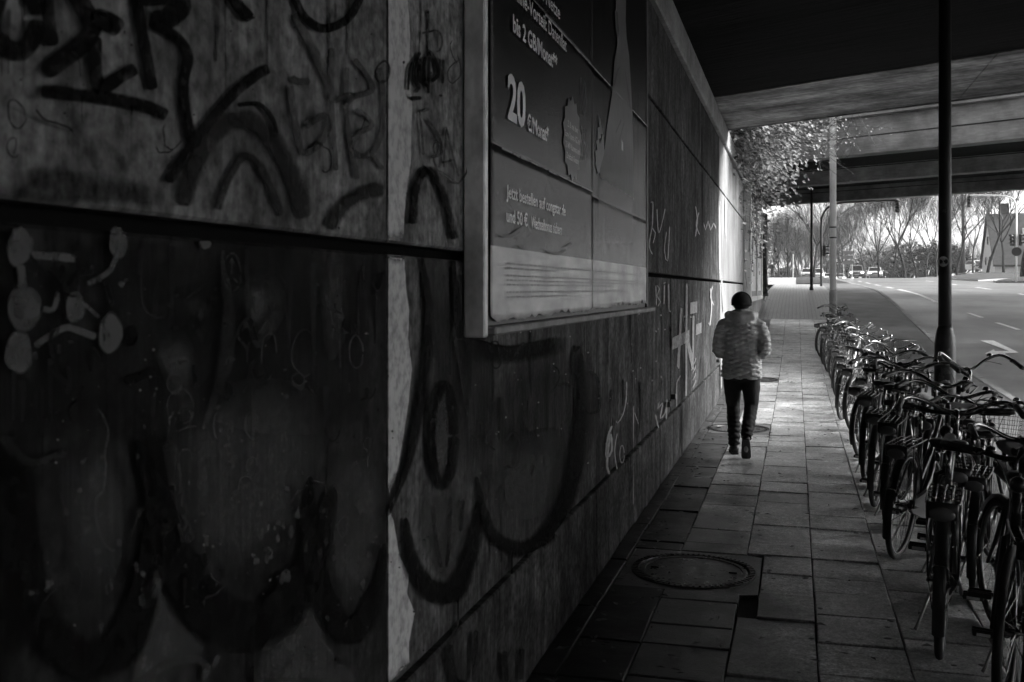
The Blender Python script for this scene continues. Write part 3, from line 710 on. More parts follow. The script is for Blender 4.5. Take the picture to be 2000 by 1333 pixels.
g_.stroke(W8([(125, 1010), (100, 1080), (92, 1180), (120, 1150), (112, 1060), (95, 1230), (118, 1280)]), 5.5, .4); g_.stroke(W8([(150, 1050), (135, 1150), (150, 1260)]), 2.2, .3); g_.ell(1215, 887, 4.5, 17, 2)
g_.stroke(W8([(345, 950), (365, 1030), (385, 1000)]), 3, .3); g_.stroke(W8([(370, 880), (360, 930), (385, 900), (372, 980), (398, 950), (408, 880), (402, 1000)]), 3.2, .3); g_.stroke(W8([(375, 750), (380, 780)]), 2.4); g_.stroke(W8([(235, 940), (262, 1020)]), 1.6)
g_.done('thin white scratched tags beyond the poster')
g_ = Graf('bare')
g_.blob([(1403, 380), (1407, 380), (1408, 540), (1404, 540)], .4, smooth=False); g_.blob([(1416, 380), (1419, 380), (1419, 470), (1417, 470)], .4, smooth=False)
g_.blob([(1236, 770), (1239, 770), (1238, 1010), (1236, 1010)], .4, smooth=False)
g_.done()
def scribble(col, u0, u1, v0, v1, n, w):
    gg = Graf(col)
    for _ in range(n):
        u = rng.uniform(u0, u1); v = rng.uniform(v0, v1); a = rng.uniform(0, 6.28); P = [(u, v)]; tn = rng.uniform(-.9, .9); st_ = rng.uniform(9, 20)
        for k in range(rng.randint(4, 11)):
            a += tn+rng.gauss(0, .35); u += st_*.6*math.cos(a); v += st_*math.sin(a); P.append((u, v))
        gg.stroke(P, w*rng.uniform(.6, 1.5), .4)
    gg.done()
scribble('black', 480, 745, 510, 800, 16, 4.0); scribble('dark', 900, 1150, 690, 930, 12, 5.0); scribble('grey', 830, 898, 20, 440, 6, 4)
scribble('dark', 20, 740, 20, 340, 10, 4.0); scribble('mid', 300, 720, 540, 1150, 14, 2.6); scribble('black', 60, 420, 520, 800, 10, 7); scribble('mid', 60, 300, 880, 1180, 8, 3)
gg = Graf('mid')                                                             # scratched and flaked spots
for i in range(170):
    u = rng.uniform(40, 740); v = rng.choice((rng.uniform(520, 1240), rng.gauss(1090, 60))); r_ = abs(rng.gauss(0, 4))+1.2; k_ = rng.uniform(.5, 2.2)
    gg.blob([(u+r_*rng.uniform(.5, 1.3)*math.cos(b), v+k_*r_*rng.uniform(.5, 1.3)*math.sin(b)) for b in (0, .8, 1.6, 2.4, 3.14, 4.0, 4.8, 5.5)], .35, smooth=False)
gg.done()
# little rusty fixing boxes and holes
for (u, v) in ((1315, 775), (1305, 790), (1402, 705)):
    p = on_x(u, v, WX+.02); q = MB(); q.box(p, (.05, .07, .05), bev=.006); q.build('wall_bracket', V['frame_dark'], wall)

# ================================================================== BILLBOARD with the torn poster
BX = -1.075
bb = thing('billboard', 'large wall mounted billboard with a torn dark phone tariff poster', 'billboard', (WX, 5.5, 1.58))
bb_off = Vector((WX, 5.5, 1.58))
def bbuild(q, name, m, smooth=False, parent=None):
    q.v = [tuple(Vector(p)-bb_off) for p in q.v]; return q.build(name, m, parent or bb, smooth)
Y0, Y1, Z0, Z1 = 3.50, 7.45, 1.625, 4.12
q = MB(); q.box(((WX+.006+BX-.016)/2, (Y0+Y1)/2, (Z0+Z1)/2), (BX-.016-WX-.006, Y1-Y0+.02, Z1-Z0+.02)); bbuild(q, 'backing_board', V['frame_dark'])
q = MB(); q.box(((WX+.004+BX)/2, 3.43, 2.85), (BX-WX-.004, .044, 2.55), bev=.006); bbuild(q, 'frame_side', V['frame_side'])
q = MB(); q.box(((WX+.004+BX)/2-.008, 3.473, 2.85), (BX-WX-.02, .036, 2.54), bev=.004); bbuild(q, 'frame_inner', V['frame_dark'])
q = MB(); q.box(((WX+.004+BX)/2, 7.49, 2.85), (BX-WX-.004, .05, 2.55), bev=.006); bbuild(q, 'frame_side', V['frame_dark'])
q = MB(); q.box(((WX+.004+BX)/2+.012, 5.58, 1.597), (BX-WX+.03, 4.25, .032), bev=.006); bbuild(q, 'bottom_ledge', V['ledge'])
q = MB(); q.box(((WX+.004+BX)/2, 5.46, 4.145), (BX-WX-.004, 4.1, .04), bev=.006); bbuild(q, 'frame_top', V['frame_dark'])
def poster_mat():
    m = bpy.data.materials.new('poster_print'); m.use_nodes = True; t = m.node_tree; N = t.nodes; L = t.links; p = N['Principled BSDF']
    gq = N.new('ShaderNodeNewGeometry'); sx = N.new('ShaderNodeSeparateXYZ'); L.new(gq.outputs['Position'], sx.inputs[0])
    mr = N.new('ShaderNodeMapRange'); mr.inputs[1].default_value = 1.6; mr.inputs[2].default_value = 2.6; L.new(sx.outputs[2], mr.inputs[0])
    cr = N.new('ShaderNodeValToRGB'); L.new(mr.outputs[0], cr.inputs[0]); e = cr.color_ramp.elements
    e[0].position = 0; e[0].color = (.5,)*3+(1,); e[1].position = .309; e[1].color = (.5,)*3+(1,)
    for pos, c in ((.312, .09), (.5, .06), (.70, .012), (.82, .004), (1, .002)):
        x = e.new(pos); x.color = (c, c, c, 1)
    mp = N.new('ShaderNodeMapping'); mp.inputs['Scale'].default_value = (1, 3.2, 8); L.new(gq.outputs['Position'], mp.inputs[0])
    nz = N.new('ShaderNodeTexNoise'); nz.inputs['Scale'].default_value = 1; nz.inputs['Detail'].default_value = 6; L.new(mp.outputs[0], nz.inputs[0])
    m2 = N.new('ShaderNodeMapRange'); m2.inputs[1].default_value = .3; m2.inputs[2].default_value = .7; m2.inputs[3].default_value = .72; m2.inputs[4].default_value = 1.2; L.new(nz.outputs[0], m2.inputs[0])
    mx = N.new('ShaderNodeVectorMath'); mx.operation = 'SCALE'; L.new(cr.outputs[0], mx.inputs[0]); L.new(m2.outputs[0], mx.inputs['Scale']); L.new(mx.outputs[0], p.inputs['Base Color'])
    p.inputs['Roughness'].default_value = .26; p.inputs['Specular IOR Level'].default_value = .16
    wv = N.new('ShaderNodeTexWave'); wv.wave_type = 'BANDS'; wv.bands_direction = 'Z'; wv.inputs['Scale'].default_value = 9; wv.inputs['Distortion'].default_value = 9; wv.inputs['Detail'].default_value = 2; wv.inputs['Detail Scale'].default_value = .6
    L.new(mp.outputs[0], wv.inputs[0])
    b1_ = N.new('ShaderNodeBump'); b1_.inputs['Strength'].default_value = .13; b1_.inputs['Distance'].default_value = .004; L.new(wv.outputs[0], b1_.inputs['Height'])
    n2 = N.new('ShaderNodeTexNoise'); n2.inputs['Scale'].default_value = 38; n2.inputs['Detail'].default_value = 5; L.new(gq.outputs['Position'], n2.inputs[0])
    b2_ = N.new('ShaderNodeBump'); b2_.inputs['Strength'].default_value = .2; b2_.inputs['Distance'].default_value = .004; L.new(n2.outputs[0], b2_.inputs['Height']); L.new(b1_.outputs[0], b2_.inputs['Normal'])
    L.new(b2_.outputs[0], p.inputs['Normal'])
    return m
V['poster'] = poster_mat(); V['print_soft'] = mat('print_soft', .55, .3, spec=.2, var=[((20, 20, 9), .3, 4)])
def psheet(y0, y1, z0, z1, dx, ragged=False, wr=.0016):
    nx, nz_ = int((y1-y0)/.035), int((z1-z0)/.035); q = MB(); vv = []; ff = []
    for j in range(nz_+1):
        for i in range(nx+1):
            y = y0+(y1-y0)*i/nx; z = z0+(z1-z0)*j/nz_
            w = mnoise.noise(Vector((y*2.1, z*3.3, dx*900)))*wr + mnoise.noise(Vector((y*9, z*7, 4)))*wr*.4
            seam = abs(((y-3.5) / .44) % 1-.5)                                # boards behind the paper press through
            if seam > .47: w -= .003
            if ragged and j == 0: z += abs(mnoise.noise(Vector((y*7, 1, 2))))*.05 + abs(mnoise.noise(Vector((y*31, 3, 2))))*.02; w += .012*abs(mnoise.noise(Vector((y*11, 5, 2))))
            if ragged and j == 1: w += .006*mnoise.noise(Vector((y*15, 8, 2)))
            vv.append((BX-.010+dx+w, y, z))
    n = nx+1
    for j in range(nz_):
        for i in range(nx): ff.append((j*n+i, j*n+i+1, (j+1)*n+i+1, (j+1)*n+i))
    q.add(vv, ff); o = bbuild(q, 'poster_sheet', V['poster'], True); md = o.modifiers.new('t', 'SOLIDIFY'); md.thickness = .0012; md.offset = -1
    return o
psheet(Y0, 5.395, Z0, 2.29, .0062, True); psheet(5.385, Y1, Z0+.01, 2.26, .0072, True)
psheet(Y0, 5.395, 2.27, 2.985, .0048); psheet(5.385, Y1, 2.24, 2.975, .0056)
psheet(Y0, 5.395, 2.965, Z1, .0035); psheet(5.385, Y1, 2.955, Z1, .0042)
q = MB()                                                                       # curled paper edges along the seams
for (a, c, z, dx) in ((4.3, 7.43, 2.972, .012), (3.62, 5.35, 2.285, .012)):
    y = a
    while y < c:
        l = rng.uniform(.02, .10); hh = rng.uniform(.001, .005)
        q.add([(BX+dx*.1, y, z-hh), (BX+dx*.1, y+l, z-hh), (BX+dx*.25, y+l, z+hh*.6), (BX+dx*.25, y, z+hh*.6)], [(0, 1, 2, 3)]); y += l*rng.uniform(.9, 1.3)
bbuild(q, 'paper_curl', V['print_grey'])['kind'] = 'stuff'
for P in ([(972, 458), (985, 466), (1000, 464), (1012, 455), (1022, 446)], [(1062, 488), (1080, 498), (1092, 499), (1105, 492)], [(1104, 483), (1116, 480)], [(1013, 482), (1024, 487)]):
    Q = [on_x(u, v, BX+.003) for u, v in P]; q = MB()
    for i in range(len(Q)-1):
        w0 = .012*math.sin(math.pi*(i+.15)/len(Q)); w1 = .012*math.sin(math.pi*(i+1)/len(Q))
        q.add([Q[i], Q[i+1], Q[i+1]+Vector((0, 0, w1+.003)), Q[i]+Vector((0, 0, w0+.003))], [(0, 1, 2, 3)])
    bbuild(q, 'tear', V['ink'])
# lettering
def text_mesh(s, bold=0.0):
    cu = bpy.data.curves.new('t', 'FONT'); cu.body = s; cu.size = 1; cu.offset = bold; cu.resolution_u = 3
    o = bpy.data.objects.new('t', cu); COL.objects.link(o); dg = bpy.context.evaluated_depsgraph_get(); dg.update()
    me = bpy.data.meshes.new_from_object(o.evaluated_get(dg)); V_ = [v.co.copy() for v in me.vertices]; F_ = [tuple(p.vertices) for p in me.polygons]
    bpy.data.objects.remove(o); bpy.data.meshes.remove(me); return V_, F_
HV, _ = text_mesh('H'); CAPH = max(v.y for v in HV)
def lettering(s, y0, y1, zb, cap, m, bold=.02, parent=None, dx=.013, build=True):
    V_, F_ = text_mesh(s, bold); x0 = min(v.x for v in V_); x1 = max(v.x for v in V_); k = (y1-y0)/(x1-x0); kz = cap/CAPH
    dx -= .011; q = MB(); q.add([(BX+dx, y0+(v.x-x0)*k, zb+v.y*kz) for v in V_], F_)
    return bbuild(q, 'lettering', m) if build else q
lettering('in alle dt. Netze', 3.86, 4.585, 3.022, .062, V['print_pale'], .012)
lettering('Online-Vorteil: Datenflat', 3.72, 4.725, 2.902, .062, V['print_pale'], .012)
lettering('bis 2 GB/Monat**', 3.775, 4.53, 2.767, .066, V['print_pale'], .024)
lettering('20', 3.70, 3.965, 2.416, .168, V['print_pale'], .03)
lettering('€/Monat*', 3.99, 4.365, 2.412, .064, V['print_pale'], .022)
lettering('Jetzt bestellen auf congstar.de', 3.68, 4.70, 2.103, .05, V['print_soft'], .016, dx=.014)
lettering('und 50 €', 3.68, 3.99, 2.01, .05, V['print_soft'], .016, dx=.014)
lettering('Wechselbonus sichern', 4.05, 4.62, 2.008, .05, V['print_soft'], .014, dx=.014)
lettering('10', 5.055, 5.19, 2.66, .19, V['print_dim'], -.012); lettering('35', 5.06, 5.19, 2.43, .17, V['print_dim'], -.012)
cy, cz = 4.865, 2.50
q = MB(); P = []
for k in range(28):
    a = 2*math.pi*k/28; r_ = .215 if k % 2 else .185; P.append((BX+.0008, cy+r_*math.cos(a), cz+r_*1.0*math.sin(a)))
q.add([(BX+.0008, cy, cz)]+P, [(0, 1+k, 1+(k+1) % 28) for k in range(28)]); badge = bbuild(q, 'badge', V['print_mid'])
for s_, z_, w_ in (('Z. B. mit dem', 2.545, .24), ('Sony Xperia XZ mit', 2.492, .35), ('23 MP-Kamera und', 2.44, .33), ('Dreifach-Sensor', 2.388, .28)):
    lettering(s_, cy-w_/2, cy+w_/2, z_, .030, V['print_pale'], .012, dx=.0135)
q = MB()                                                                       # small print: too small to read, only its lines
for z_, e_ in ((1.850, 1), (1.832, .22), (1.803, .99), (1.785, .96), (1.767, .62), (1.738, .72), (1.719, .28)):
    y = 3.68
    while y < 3.68+3.6*e_:
        l = rng.uniform(.02, .075); q.add([(BX+.003, y, z_-.0035), (BX+.003, y+l, z_-.0035), (BX+.003, y+l, z_+.0035), (BX+.003, y, z_+.0035)], [(0, 1, 2, 3)]); y += l+rng.uniform(.007, .014)
bbuild(q, 'small_print', mat('print_small', .2, .5))
def fade(m):
    """ink that thins out towards the foot of the printed figure"""
    N = m.node_tree.nodes; L = m.node_tree.links; gq = N.new('ShaderNodeNewGeometry'); sx = N.new('ShaderNodeSeparateXYZ'); L.new(gq.outputs['Position'], sx.inputs[0])
    mr = N.new('ShaderNodeMapRange'); mr.inputs[1].default_value = 2.05; mr.inputs[2].default_value = 2.75; L.new(sx.outputs[2], mr.inputs[0]); L.new(mr.outputs[0], N['Principled BSDF'].inputs['Alpha']); m.name = 'print_fading'; return m
def flat(P, m, name, dx):
    q = MB(); Q = [on_x(u, v, BX+dx-.011) for u, v in P]; q.add(Q, [tuple(range(len(Q)))]); return bbuild(q, name, m)
flat([(1203, -40), (1223, -40), (1222, 40), (1224, 75), (1229, 110), (1233, 180), (1236, 240), (1238, 330), (1237, 480), (1166, 470), (1172, 330), (1180, 300), (1186, 245), (1196, 180), (1200, 120), (1206, 85), (1203, 40)], fade(V['print_mid'].copy()), 'figure', .012)
flat([(1166, 300), (1172, 280), (1178, 262), (1181, 300), (1178, 335), (1168, 340), (1163, 320)], V['print_mid'], 'figure_hand', .0118)
for P in ([(1168, 222), (1172, 232), (1177, 262), (1173, 262)], [(1167, 250), (1172, 248), (1174, 270), (1168, 272)], [(1165, 275), (1170, 272), (1173, 292), (1167, 294)], [(1163, 295), (1168, 292), (1171, 312), (1164, 312)]):
    flat(P, V['print_mid'], 'figure_finger', .0122)
flat([(1201, 20), (1206, 24), (1209, 60), (1207, 78), (1203, 60)], V['ink'], 'figure_shade', .0136)
for P in ([(1219, 125), (1230, 190), (1231, 215), (1228, 200)], [(1218, 240), (1219, 242), (1200, 318), (1198, 318)], [(1212, 235), (1214, 236), (1203, 262), (1202, 258)], [(1196, 170), (1206, 135), (1212, 130), (1207, 140), (1199, 178)]):
    flat(P, V['print_dim'], 'figure_line', .0138)
flat([(1214, 272), (1217, 280), (1217, 296), (1214, 292)], V['print_pale'], 'figure_badge', .0138)

# two pale display cases farther along the wall
for k, (ya, yb, lb) in enumerate(((23.3, 27.3, 'pale framed display case on the far wall, nearer of the pair'), (27.35, 31.3, 'pale framed display case on the far wall, farther of the pair'))):
    t = thing('display_case', lb, 'display case', (WX, (ya+yb)/2, 1.45), group='display cases on the far wall'); o_ = Vector((WX, (ya+yb)/2, 1.45)); hh = 2.7; w = yb-ya
    q = MB(); q.box((.07, 0, hh/2), (.12, w-.1, hh-.1)); q.build('back_panel', V['print_grey'], t)
    for yy in (-w/2+.06, w/2-.06): q = MB(); q.box((.09, yy, hh/2), (.18, .12, hh), bev=.015); q.build('frame_side', V['pole_grey'], t)
    for zz in (.06, hh-.06): q = MB(); q.box((.085, 0, zz), (.17, w-.24, .12), bev=.015); q.build('frame_rail', V['pole_grey'], t)
    q = MB(); q.box((.133, 0, hh/2), (.004, w-.5, hh-.5)); pp = q.build('poster_sheet', V['print_pale'], t)
    for j in range(5):
        q = MB(); q.box((.137, rng.uniform(-1, 1), rng.uniform(.6, 2)), (.003, rng.uniform(.3, .8), rng.uniform(.1, .35))); q.build('printed_block', V['print_grey'], pp)
q = MB(); q.tube([(-1.06, 36.2, 1.55), (-1.06, 36.2, 4.4)], .09, 10); q.tube([(-1.06, 36.2, 1.5), (-1.06, 36.2, 1.62)], .12, 10)
tag(q.build('downpipe', V['pole_dark'], smooth=True), 'dark downpipe at the far end of the wall, past the display cases', 'pipe')

# ================================================================== LAMP POSTS, RAIL
p = Vector((1.255, 9.44, 0)); lp = thing('lamp_post', 'dark lamp post with thick sticker covered base among the bicycles', 'lamp post', p)
q = MB(); q.lathe([(.055, 1.38), (.054, 2.5), (.05, 4.40)], (0, 0, 0), 20); q.build('shaft', V['pole_dark'], lp, True)
q = MB(); q.lathe([(.089, -.1), (.089, 1.22), (.087, 1.27), (.078, 1.34), (.066, 1.40), (.057, 1.425)], (0, 0, 0), 28); base_ = q.build('base', V['pole_base'], lp, True)
q = MB(); q.lathe([(.05, 4.38), (.13, 4.40), (.13, 4.46), (.05, 4.48)], (0, 0, 0), 20); q.build('lamp_head', V['pole_dark'], lp, True)
def wrap(par, r_, a_mid, da, z0, z1, m, name, n=10, shape=None):
    q = MB(); vv = []; ff = []
    if shape == 'disc':
        rr = (z1-z0)/2; zc = (z0+z1)/2; vv = [(r_*math.cos(a_mid), r_*math.sin(a_mid), zc)]
        for k in range(28):
            b = 2*math.pi*k/28; an = a_mid+rr*math.cos(b)/r_; vv.append((r_*math.cos(an), r_*math.sin(an), zc+rr*math.sin(b)))
        ff = [(0, 1+k, 1+(k+1) % 28) for k in range(28)]
    else:
        for i in range(n+1):
            an = a_mid-da+2*da*i/n; j0 = rng.uniform(0, .02) if shape == 'torn' else 0; j1 = rng.uniform(0, .03) if shape == 'torn' else 0
            vv += [(r_*math.cos(an), r_*math.sin(an), z0+j0), (r_*math.cos(an), r_*math.sin(an), z1-j1)]
        ff = [(2*i, 2*i+2, 2*i+3, 2*i+1) for i in range(n)]
    q.add(vv, ff); return q.build(name, m, par, True)
aim = math.atan2(-p.y, -p.x)
st = wrap(lp, .0562, aim-.25, 0, 1.945, 2.035, V['sticker'], 'sticker', shape='disc')
def wrap_text(s, par, r_, a_mid, zc, w, h, m):
    V_, F_ = text_mesh(s, .01); x0 = min(v.x for v in V_); x1 = max(v.x for v in V_); q = MB()
    q.add([(r_*math.cos(a_mid+((v.x-x0)/(x1-x0)-.5)*w/r_), r_*math.sin(a_mid+((v.x-x0)/(x1-x0)-.5)*w/r_), zc+v.y/CAPH*h) for v in V_], F_); q.build('lettering', m, par)
wrap_text('oi!a', st, .0570, aim-.25, 1.972, .062, .036, V['ink'])
wrap_text('AG', lp, .0562, aim-.1, 2.42, .03, .026, V['sticker_torn'])
for (a, da, z0, z1) in ((-.1, .35, 1.16, 1.21), (.12, .5, 1.0, 1.09), (-.35, .3, .94, 1.02), (.35, .25, 1.20, 1.24), (.25, .3, .86, .93)):
    wrap(lp, .0905, aim+a, da, z0, z1, V['sticker_torn'], 'sticker_remains', shape='torn')
q = MB(); dv = Vector((math.cos(aim+.25), math.sin(aim+.25), 0)); q.tube([dv*.085+Vector((0, 0, .86)), dv*.0925+Vector((0, 0, .86))], .012, 10); q.build('lock', V['ink'], lp)
P2 = gnd(1627, 24.0); l2 = thing('lamp_post', 'pale grey lamp post standing in the light between the bridges', 'lamp post', P2)
q = MB(); q.lathe([(.078, -.1), (.078, 6.0), (.06, 8.5)], (0, 0, 0), 16); q.build('shaft', V['pole_grey'], l2, True)
for z in (2.6, 2.85): q = MB(); q.lathe([(.084, z), (.084, z+.035)], (0, 0, 0), 16); q.build('band', V['pole_dark'], l2)
q = MB(); q.lathe([(.09, -.05), (.09, 1.3), (.079, 1.36)], (0, 0, 0), 16); q.build('base', mat('pole_base_grey', .2, .6, var=[((8, 8, 6), .4, 4)]), l2, True)
# tubular rail the bicycles lean on
rail = thing('tubular_rail', 'thick dark tubular rail running behind the parked bicycles', 'rail', (1.27, 3, 0))
q = MB(); q.tube([(0, y-3, g(y)+.60) for y in [2.2]+fr(3, 25, 1.5)], .055, 14); q.build('rail_pipe', V['pipe'], rail, True)
for y in (3.2, 6.4, 8.6, 11.5, 14.6, 17.8, 21, 24): q = MB(); q.tube([(0, y-3, g(y)-.1), (0, y-3, g(y)+.58)], .04, 10); q.build('post', V['pipe'], rail, True)

# ================================================================== BICYCLES
WR = .345; WBASE = 1.06; PIV = Vector((0, .92, 0))
def wheel_meshes():
    t = MB(); t.tube([(0, .328*math.cos(2*math.pi*k/40), .328*math.sin(2*math.pi*k/40)) for k in range(40)], .0185, 8, closed=True)
    r_ = MB(); n = 40
    for rad, x in ((.312, .013), (.296, .010), (.296, -.010), (.312, -.013)): pass
    prof = [(.313, -.013), (.313, .013), (.299, .011), (.299, -.011)]
    vv = [(x, rr*math.cos(2*math.pi*k/n), rr*math.sin(2*math.pi*k/n)) for rr, x in prof for k in range(n)]
    r_.add(vv, [(i*n+k, i*n+(k+1) % n, ((i+1) % 4)*n+(k+1) % n, ((i+1) % 4)*n+k) for i in range(4) for k in range(n)])
    sp = MB()
    for k in range(28):
        a = 2*math.pi*k/28; s_ = 1 if k % 2 else -1; b = a+(.55 if (k//2) % 2 else -.55)
        sp.tube([(s_*.03, .02*math.cos(b), .02*math.sin(b)), (0, .300*math.cos(a), .300*math.sin(a))], .0013, 3, cap=False)
    h = MB(); h.lathe([(.007, -.065), (.007, -.045), (.024, -.034), (.024, -.028), (.014, -.024), (.014, .024), (.024, .028), (.024, .034), (.007, .045), (.007, .065)], (0, 0, 0), 14, axis='X')
    return [t.mesh('wheel', V['rubber'], True), r_.mesh('rim', V['rimmetal'], True), sp.mesh('spokes', V['spoke']), h.mesh('hub', V['chrome'], True)]
WM = wheel_meshes()
def arc_strip(b, c, r_, a0, a1, w, n=22, dip=.012):
    vv = []; ff = []
    for i in range(n+1):
        a = R(a0+(a1-a0)*i/n); ca, sa = math.cos(a), math.sin(a)
        for x, dr in ((-w, -dip), (-w*.5, 0), (w*.5, 0), (w, -dip)): vv.append((x, c[1]+(r_+dr)*ca, c[2]+(r_+dr)*sa))
    for i in range(n):
        for k in range(3): ff.append((i*4+k, i*4+k+1, i*4+k+5, i*4+k+4))
    b.add(vv, ff)
def make_bike(kind, paint, label, opts):
    """origin under the rear wheel, +Y forward; steered parts hang on PIV"""
    root = thing('bicycle', label, 'bicycle', group='bicycles parked along the kerb'); parts = []
    def part(mb, name, m, sm=True, steer=False, par=None, off=None):
        if steer and par is None: mb.v = [tuple(Vector(p)-PIV) for p in mb.v]
        o = mb.build(name, m, par or root, sm); 
        if par is None: parts.append((o, steer)); 
        if steer and par is None: o.location = PIV
        return o
    rh = Vector((0, 0, WR)); fh = Vector((0, WBASE, WR)); bbk = Vector((0, .43, .285)); st = Vector((0, .27, .78)); h1 = Vector((0, .80, .92)); h0 = Vector((0, .865, .70))
    f = MB()
    if kind == 'step':
        f.tube([bbk, st], .0165, 8); f.tube([h0+Vector((0, -.005, .03)), Vector((0, .66, .43)), Vector((0, .52, .34)), bbk], .02, 10)
        f.tube([h1+Vector((0, .02, -.05)), Vector((0, .62, .60)), Vector((0, .40, .46)), Vector((0, .375, .46))], .016, 8)
    elif kind == 'mtb':
        f.tube([bbk, st], .018, 8); f.tube([h0+Vector((0, -.005, .02)), bbk], .026, 10); f.tube([h1+Vector((0, .01, -.03)), st-Vector((0, -.01, .04))], .02, 8)
    else:
        f.tube([bbk, st], .0165, 8); f.tube([h0+Vector((0, -.005, .02)), bbk], .018, 10); f.tube([h1+Vector((0, .01, -.03)), st-Vector((0, -.01, .04))], .0165, 8)
    f.tube([h0, h1], .021, 10); f.tube([bbk-Vector((.035, 0, 0)), bbk+Vector((.035, 0, 0))], .023, 10)
    for s_ in (-1, 1):
        f.tube([bbk+Vector((s_*.03, 0, 0)), Vector((s_*.05, .2, .31)), rh+Vector((s_*.062, 0, 0))], .010, 6)
        f.tube([st+Vector((s_*.018, 0, -.05)), rh+Vector((s_*.062, 0, 0))], .008, 6)
    fo = part(f, 'frame', paint)
    k = MB()
    for s_ in (-1, 1): k.tube([h0+Vector((s_*.0, 0, .0)), h0+Vector((s_*.045, .01, -.02)), Vector((s_*.055, .955, .50)), fh+Vector((s_*.058, 0, 0))], [.014, .014, .012, .009], 8)
    part(k, 'fork', paint if kind != 'mtb' else V['black'], steer=True)
    for c, st_ in ((rh, False), (fh, True)):
        w = link('wheel', WM[0], root, c); parts.append((w, 'wheel' if st_ else False))
        for me in WM[1:]: link(me.name.split('.')[0], me, w)
    sp_ = MB(); sp_.tube([st-Vector((0, -.01, .06)), st+Vector((0, -.035, .14))], .0125, 10); part(sp_, 'seat_post', V['chrome'])
    s = MB(); zs = st.z+.155; ys = st.y-.045                                         # saddle: wide back, long nose, dished top
    secs = [(-.13, .05, .03), (-.11, .085, .045), (-.06, .088, .05), (0, .062, .045), (.06, .034, .038), (.12, .026, .032), (.155, .018, .022)]
    vv = []; n = 12
    for (dy, hw, hh) in secs:
        for q_ in range(n):
            a = 2*math.pi*q_/n; x = hw*math.cos(a); z = math.sin(a)
            z = (.018*z if z > 0 else hh*z*(.75+.25*abs(math.cos(a)))) - (.010 if abs(x) < hw*.3 and z > 0 else 0)
            vv.append((x, ys+dy, zs+.03+z+(.012 if dy < -.05 else 0)+.01*(dy > .1)))
    ff = [(i*n+q_, i*n+(q_+1) % n, (i+1)*n+(q_+1) % n, (i+1)*n+q_) for i in range(len(secs)-1) for q_ in range(n)]+[tuple(range(n-1, -1, -1)), tuple((len(secs)-1)*n+q_ for q_ in range(n))]
    s.add(vv, ff); so = part(s, 'saddle', V['leather'])
    rl = MB()
    for s_ in (-1, 1):
        rl.tube([(s_*.03, ys-.10, zs+.0), (s_*.025, ys-.04, zs-.022), (s_*.02, ys+.05, zs-.022), (s_*.012, ys+.12, zs+.012)], .0035, 5)
        rl.tube([(s_*.045, ys-.10, zs+.005), (s_*.045, ys-.085, zs-.05)], .012, 8)
    part(rl, 'saddle_springs', V['chrome'], par=so)
    rp = MB(); rp.box((.0, ys-.128, zs+.02), (.05, .008, .014), bev=.003); part(rp, 'badge', V['alu'], par=so)
    hb = MB(); top = Vector((0, .775, 1.02))
    if kind == 'mtb': bar = [(-.31, .80, 1.035), (-.18, .825, 1.03), (-.08, .84, 1.01), (.08, .84, 1.01), (.18, .825, 1.03), (.31, .80, 1.035)]
    elif opts.get('bar') == 'loop': bar = [(-.29, .55, 1.10), (-.28, .68, 1.14), (-.23, .80, 1.17), (-.14, .85, 1.12), (-.05, .84, 1.05), (.05, .84, 1.05), (.14, .85, 1.12), (.23, .80, 1.17), (.28, .68, 1.14), (.29, .55, 1.10)]
    else: bar = [(-.295, .60, 1.075), (-.28, .70, 1.10), (-.235, .79, 1.115), (-.15, .845, 1.09), (-.05, .85, 1.045), (.05, .85, 1.045), (.15, .845, 1.09), (.235, .79, 1.115), (.28, .70, 1.10), (.295, .60, 1.075)]
    barp = crom([tuple(x) for x in bar], .03)
    hb.tube(barp, .0115, 8); hb.tube([h1-Vector((0, -.01, .06)), top, Vector((0, .80, 1.045)), Vector((0, .848, 1.045 if kind != 'mtb' else 1.01))], [.014, .0135, .015, .019], 8)
    ho = part(hb, 'handlebar', V['chrome'] if kind != 'mtb' else V['black'], steer=True)
    def sub(mb, name, m, sm=True):
        mb.v = [tuple(Vector(p)-PIV) for p in mb.v]; return mb.build(name, m, ho, sm)
    for s_ in (0, -1):
        e0 = Vector(bar[s_]); e1 = Vector(bar[1 if s_ == 0 else -2]); d = (e1-e0).normalized(); sx = -1 if s_ == 0 else 1
        gr = MB(); gr.tube([e0-d*.012, e0+d*.01, e0+d*.06, e0+d*.125], [.015, .0175, .016, .0165], 10); sub(gr, 'grip', V['grip'])
        a = e0+d*.15; fw = Vector((0, .05, -.012)) if kind == 'mtb' else Vector((sx*.035, .02, -.02))
        lv = MB(); lv.box(a+Vector((0, 0, -.005)), (.03, .03, .03), bev=.006); lv.tube([a+Vector((0, 0, -.008)), a+fw, a+fw-d*.06, a+fw*1.1-d*.14], [.006, .006, .0055, .005], 6); sub(lv, 'brake_lever', V['black'] if not opts.get('shiny') else V['chrome'])
    bl = MB(); bp = Vector(barp[int(len(barp)*.68)]); bl.lathe([(.022, 0), (.022, .008), (.016, .02), (.004, .025)], bp+Vector((0, 0, .014)), 14); sub(bl, 'bell', V['chrome'])
    cb = MB()
    for s_ in (-1, 1): cb.tube(crom([(s_*.24, .78, 1.10), (s_*.16, .93, 1.10), (s_*.05, .99, .98), (s_*.01, .93, .80)], .05), .0028, 4)
    sub(cb, 'brake_cable', V['black'])
    cr = MB(); dv = Vector((0, math.cos(opts.get('crank', .8)), math.sin(opts.get('crank', .8))))
    for s_ in (-1, 1): cr.tube([bbk+Vector((s_*.045, 0, 0)), bbk+Vector((s_*.07, 0, 0))+dv*s_*.17], [.013, .010], 8)
    cr.tube([bbk-Vector((.07, 0, 0)), bbk+Vector((.07, 0, 0))], .011, 8)
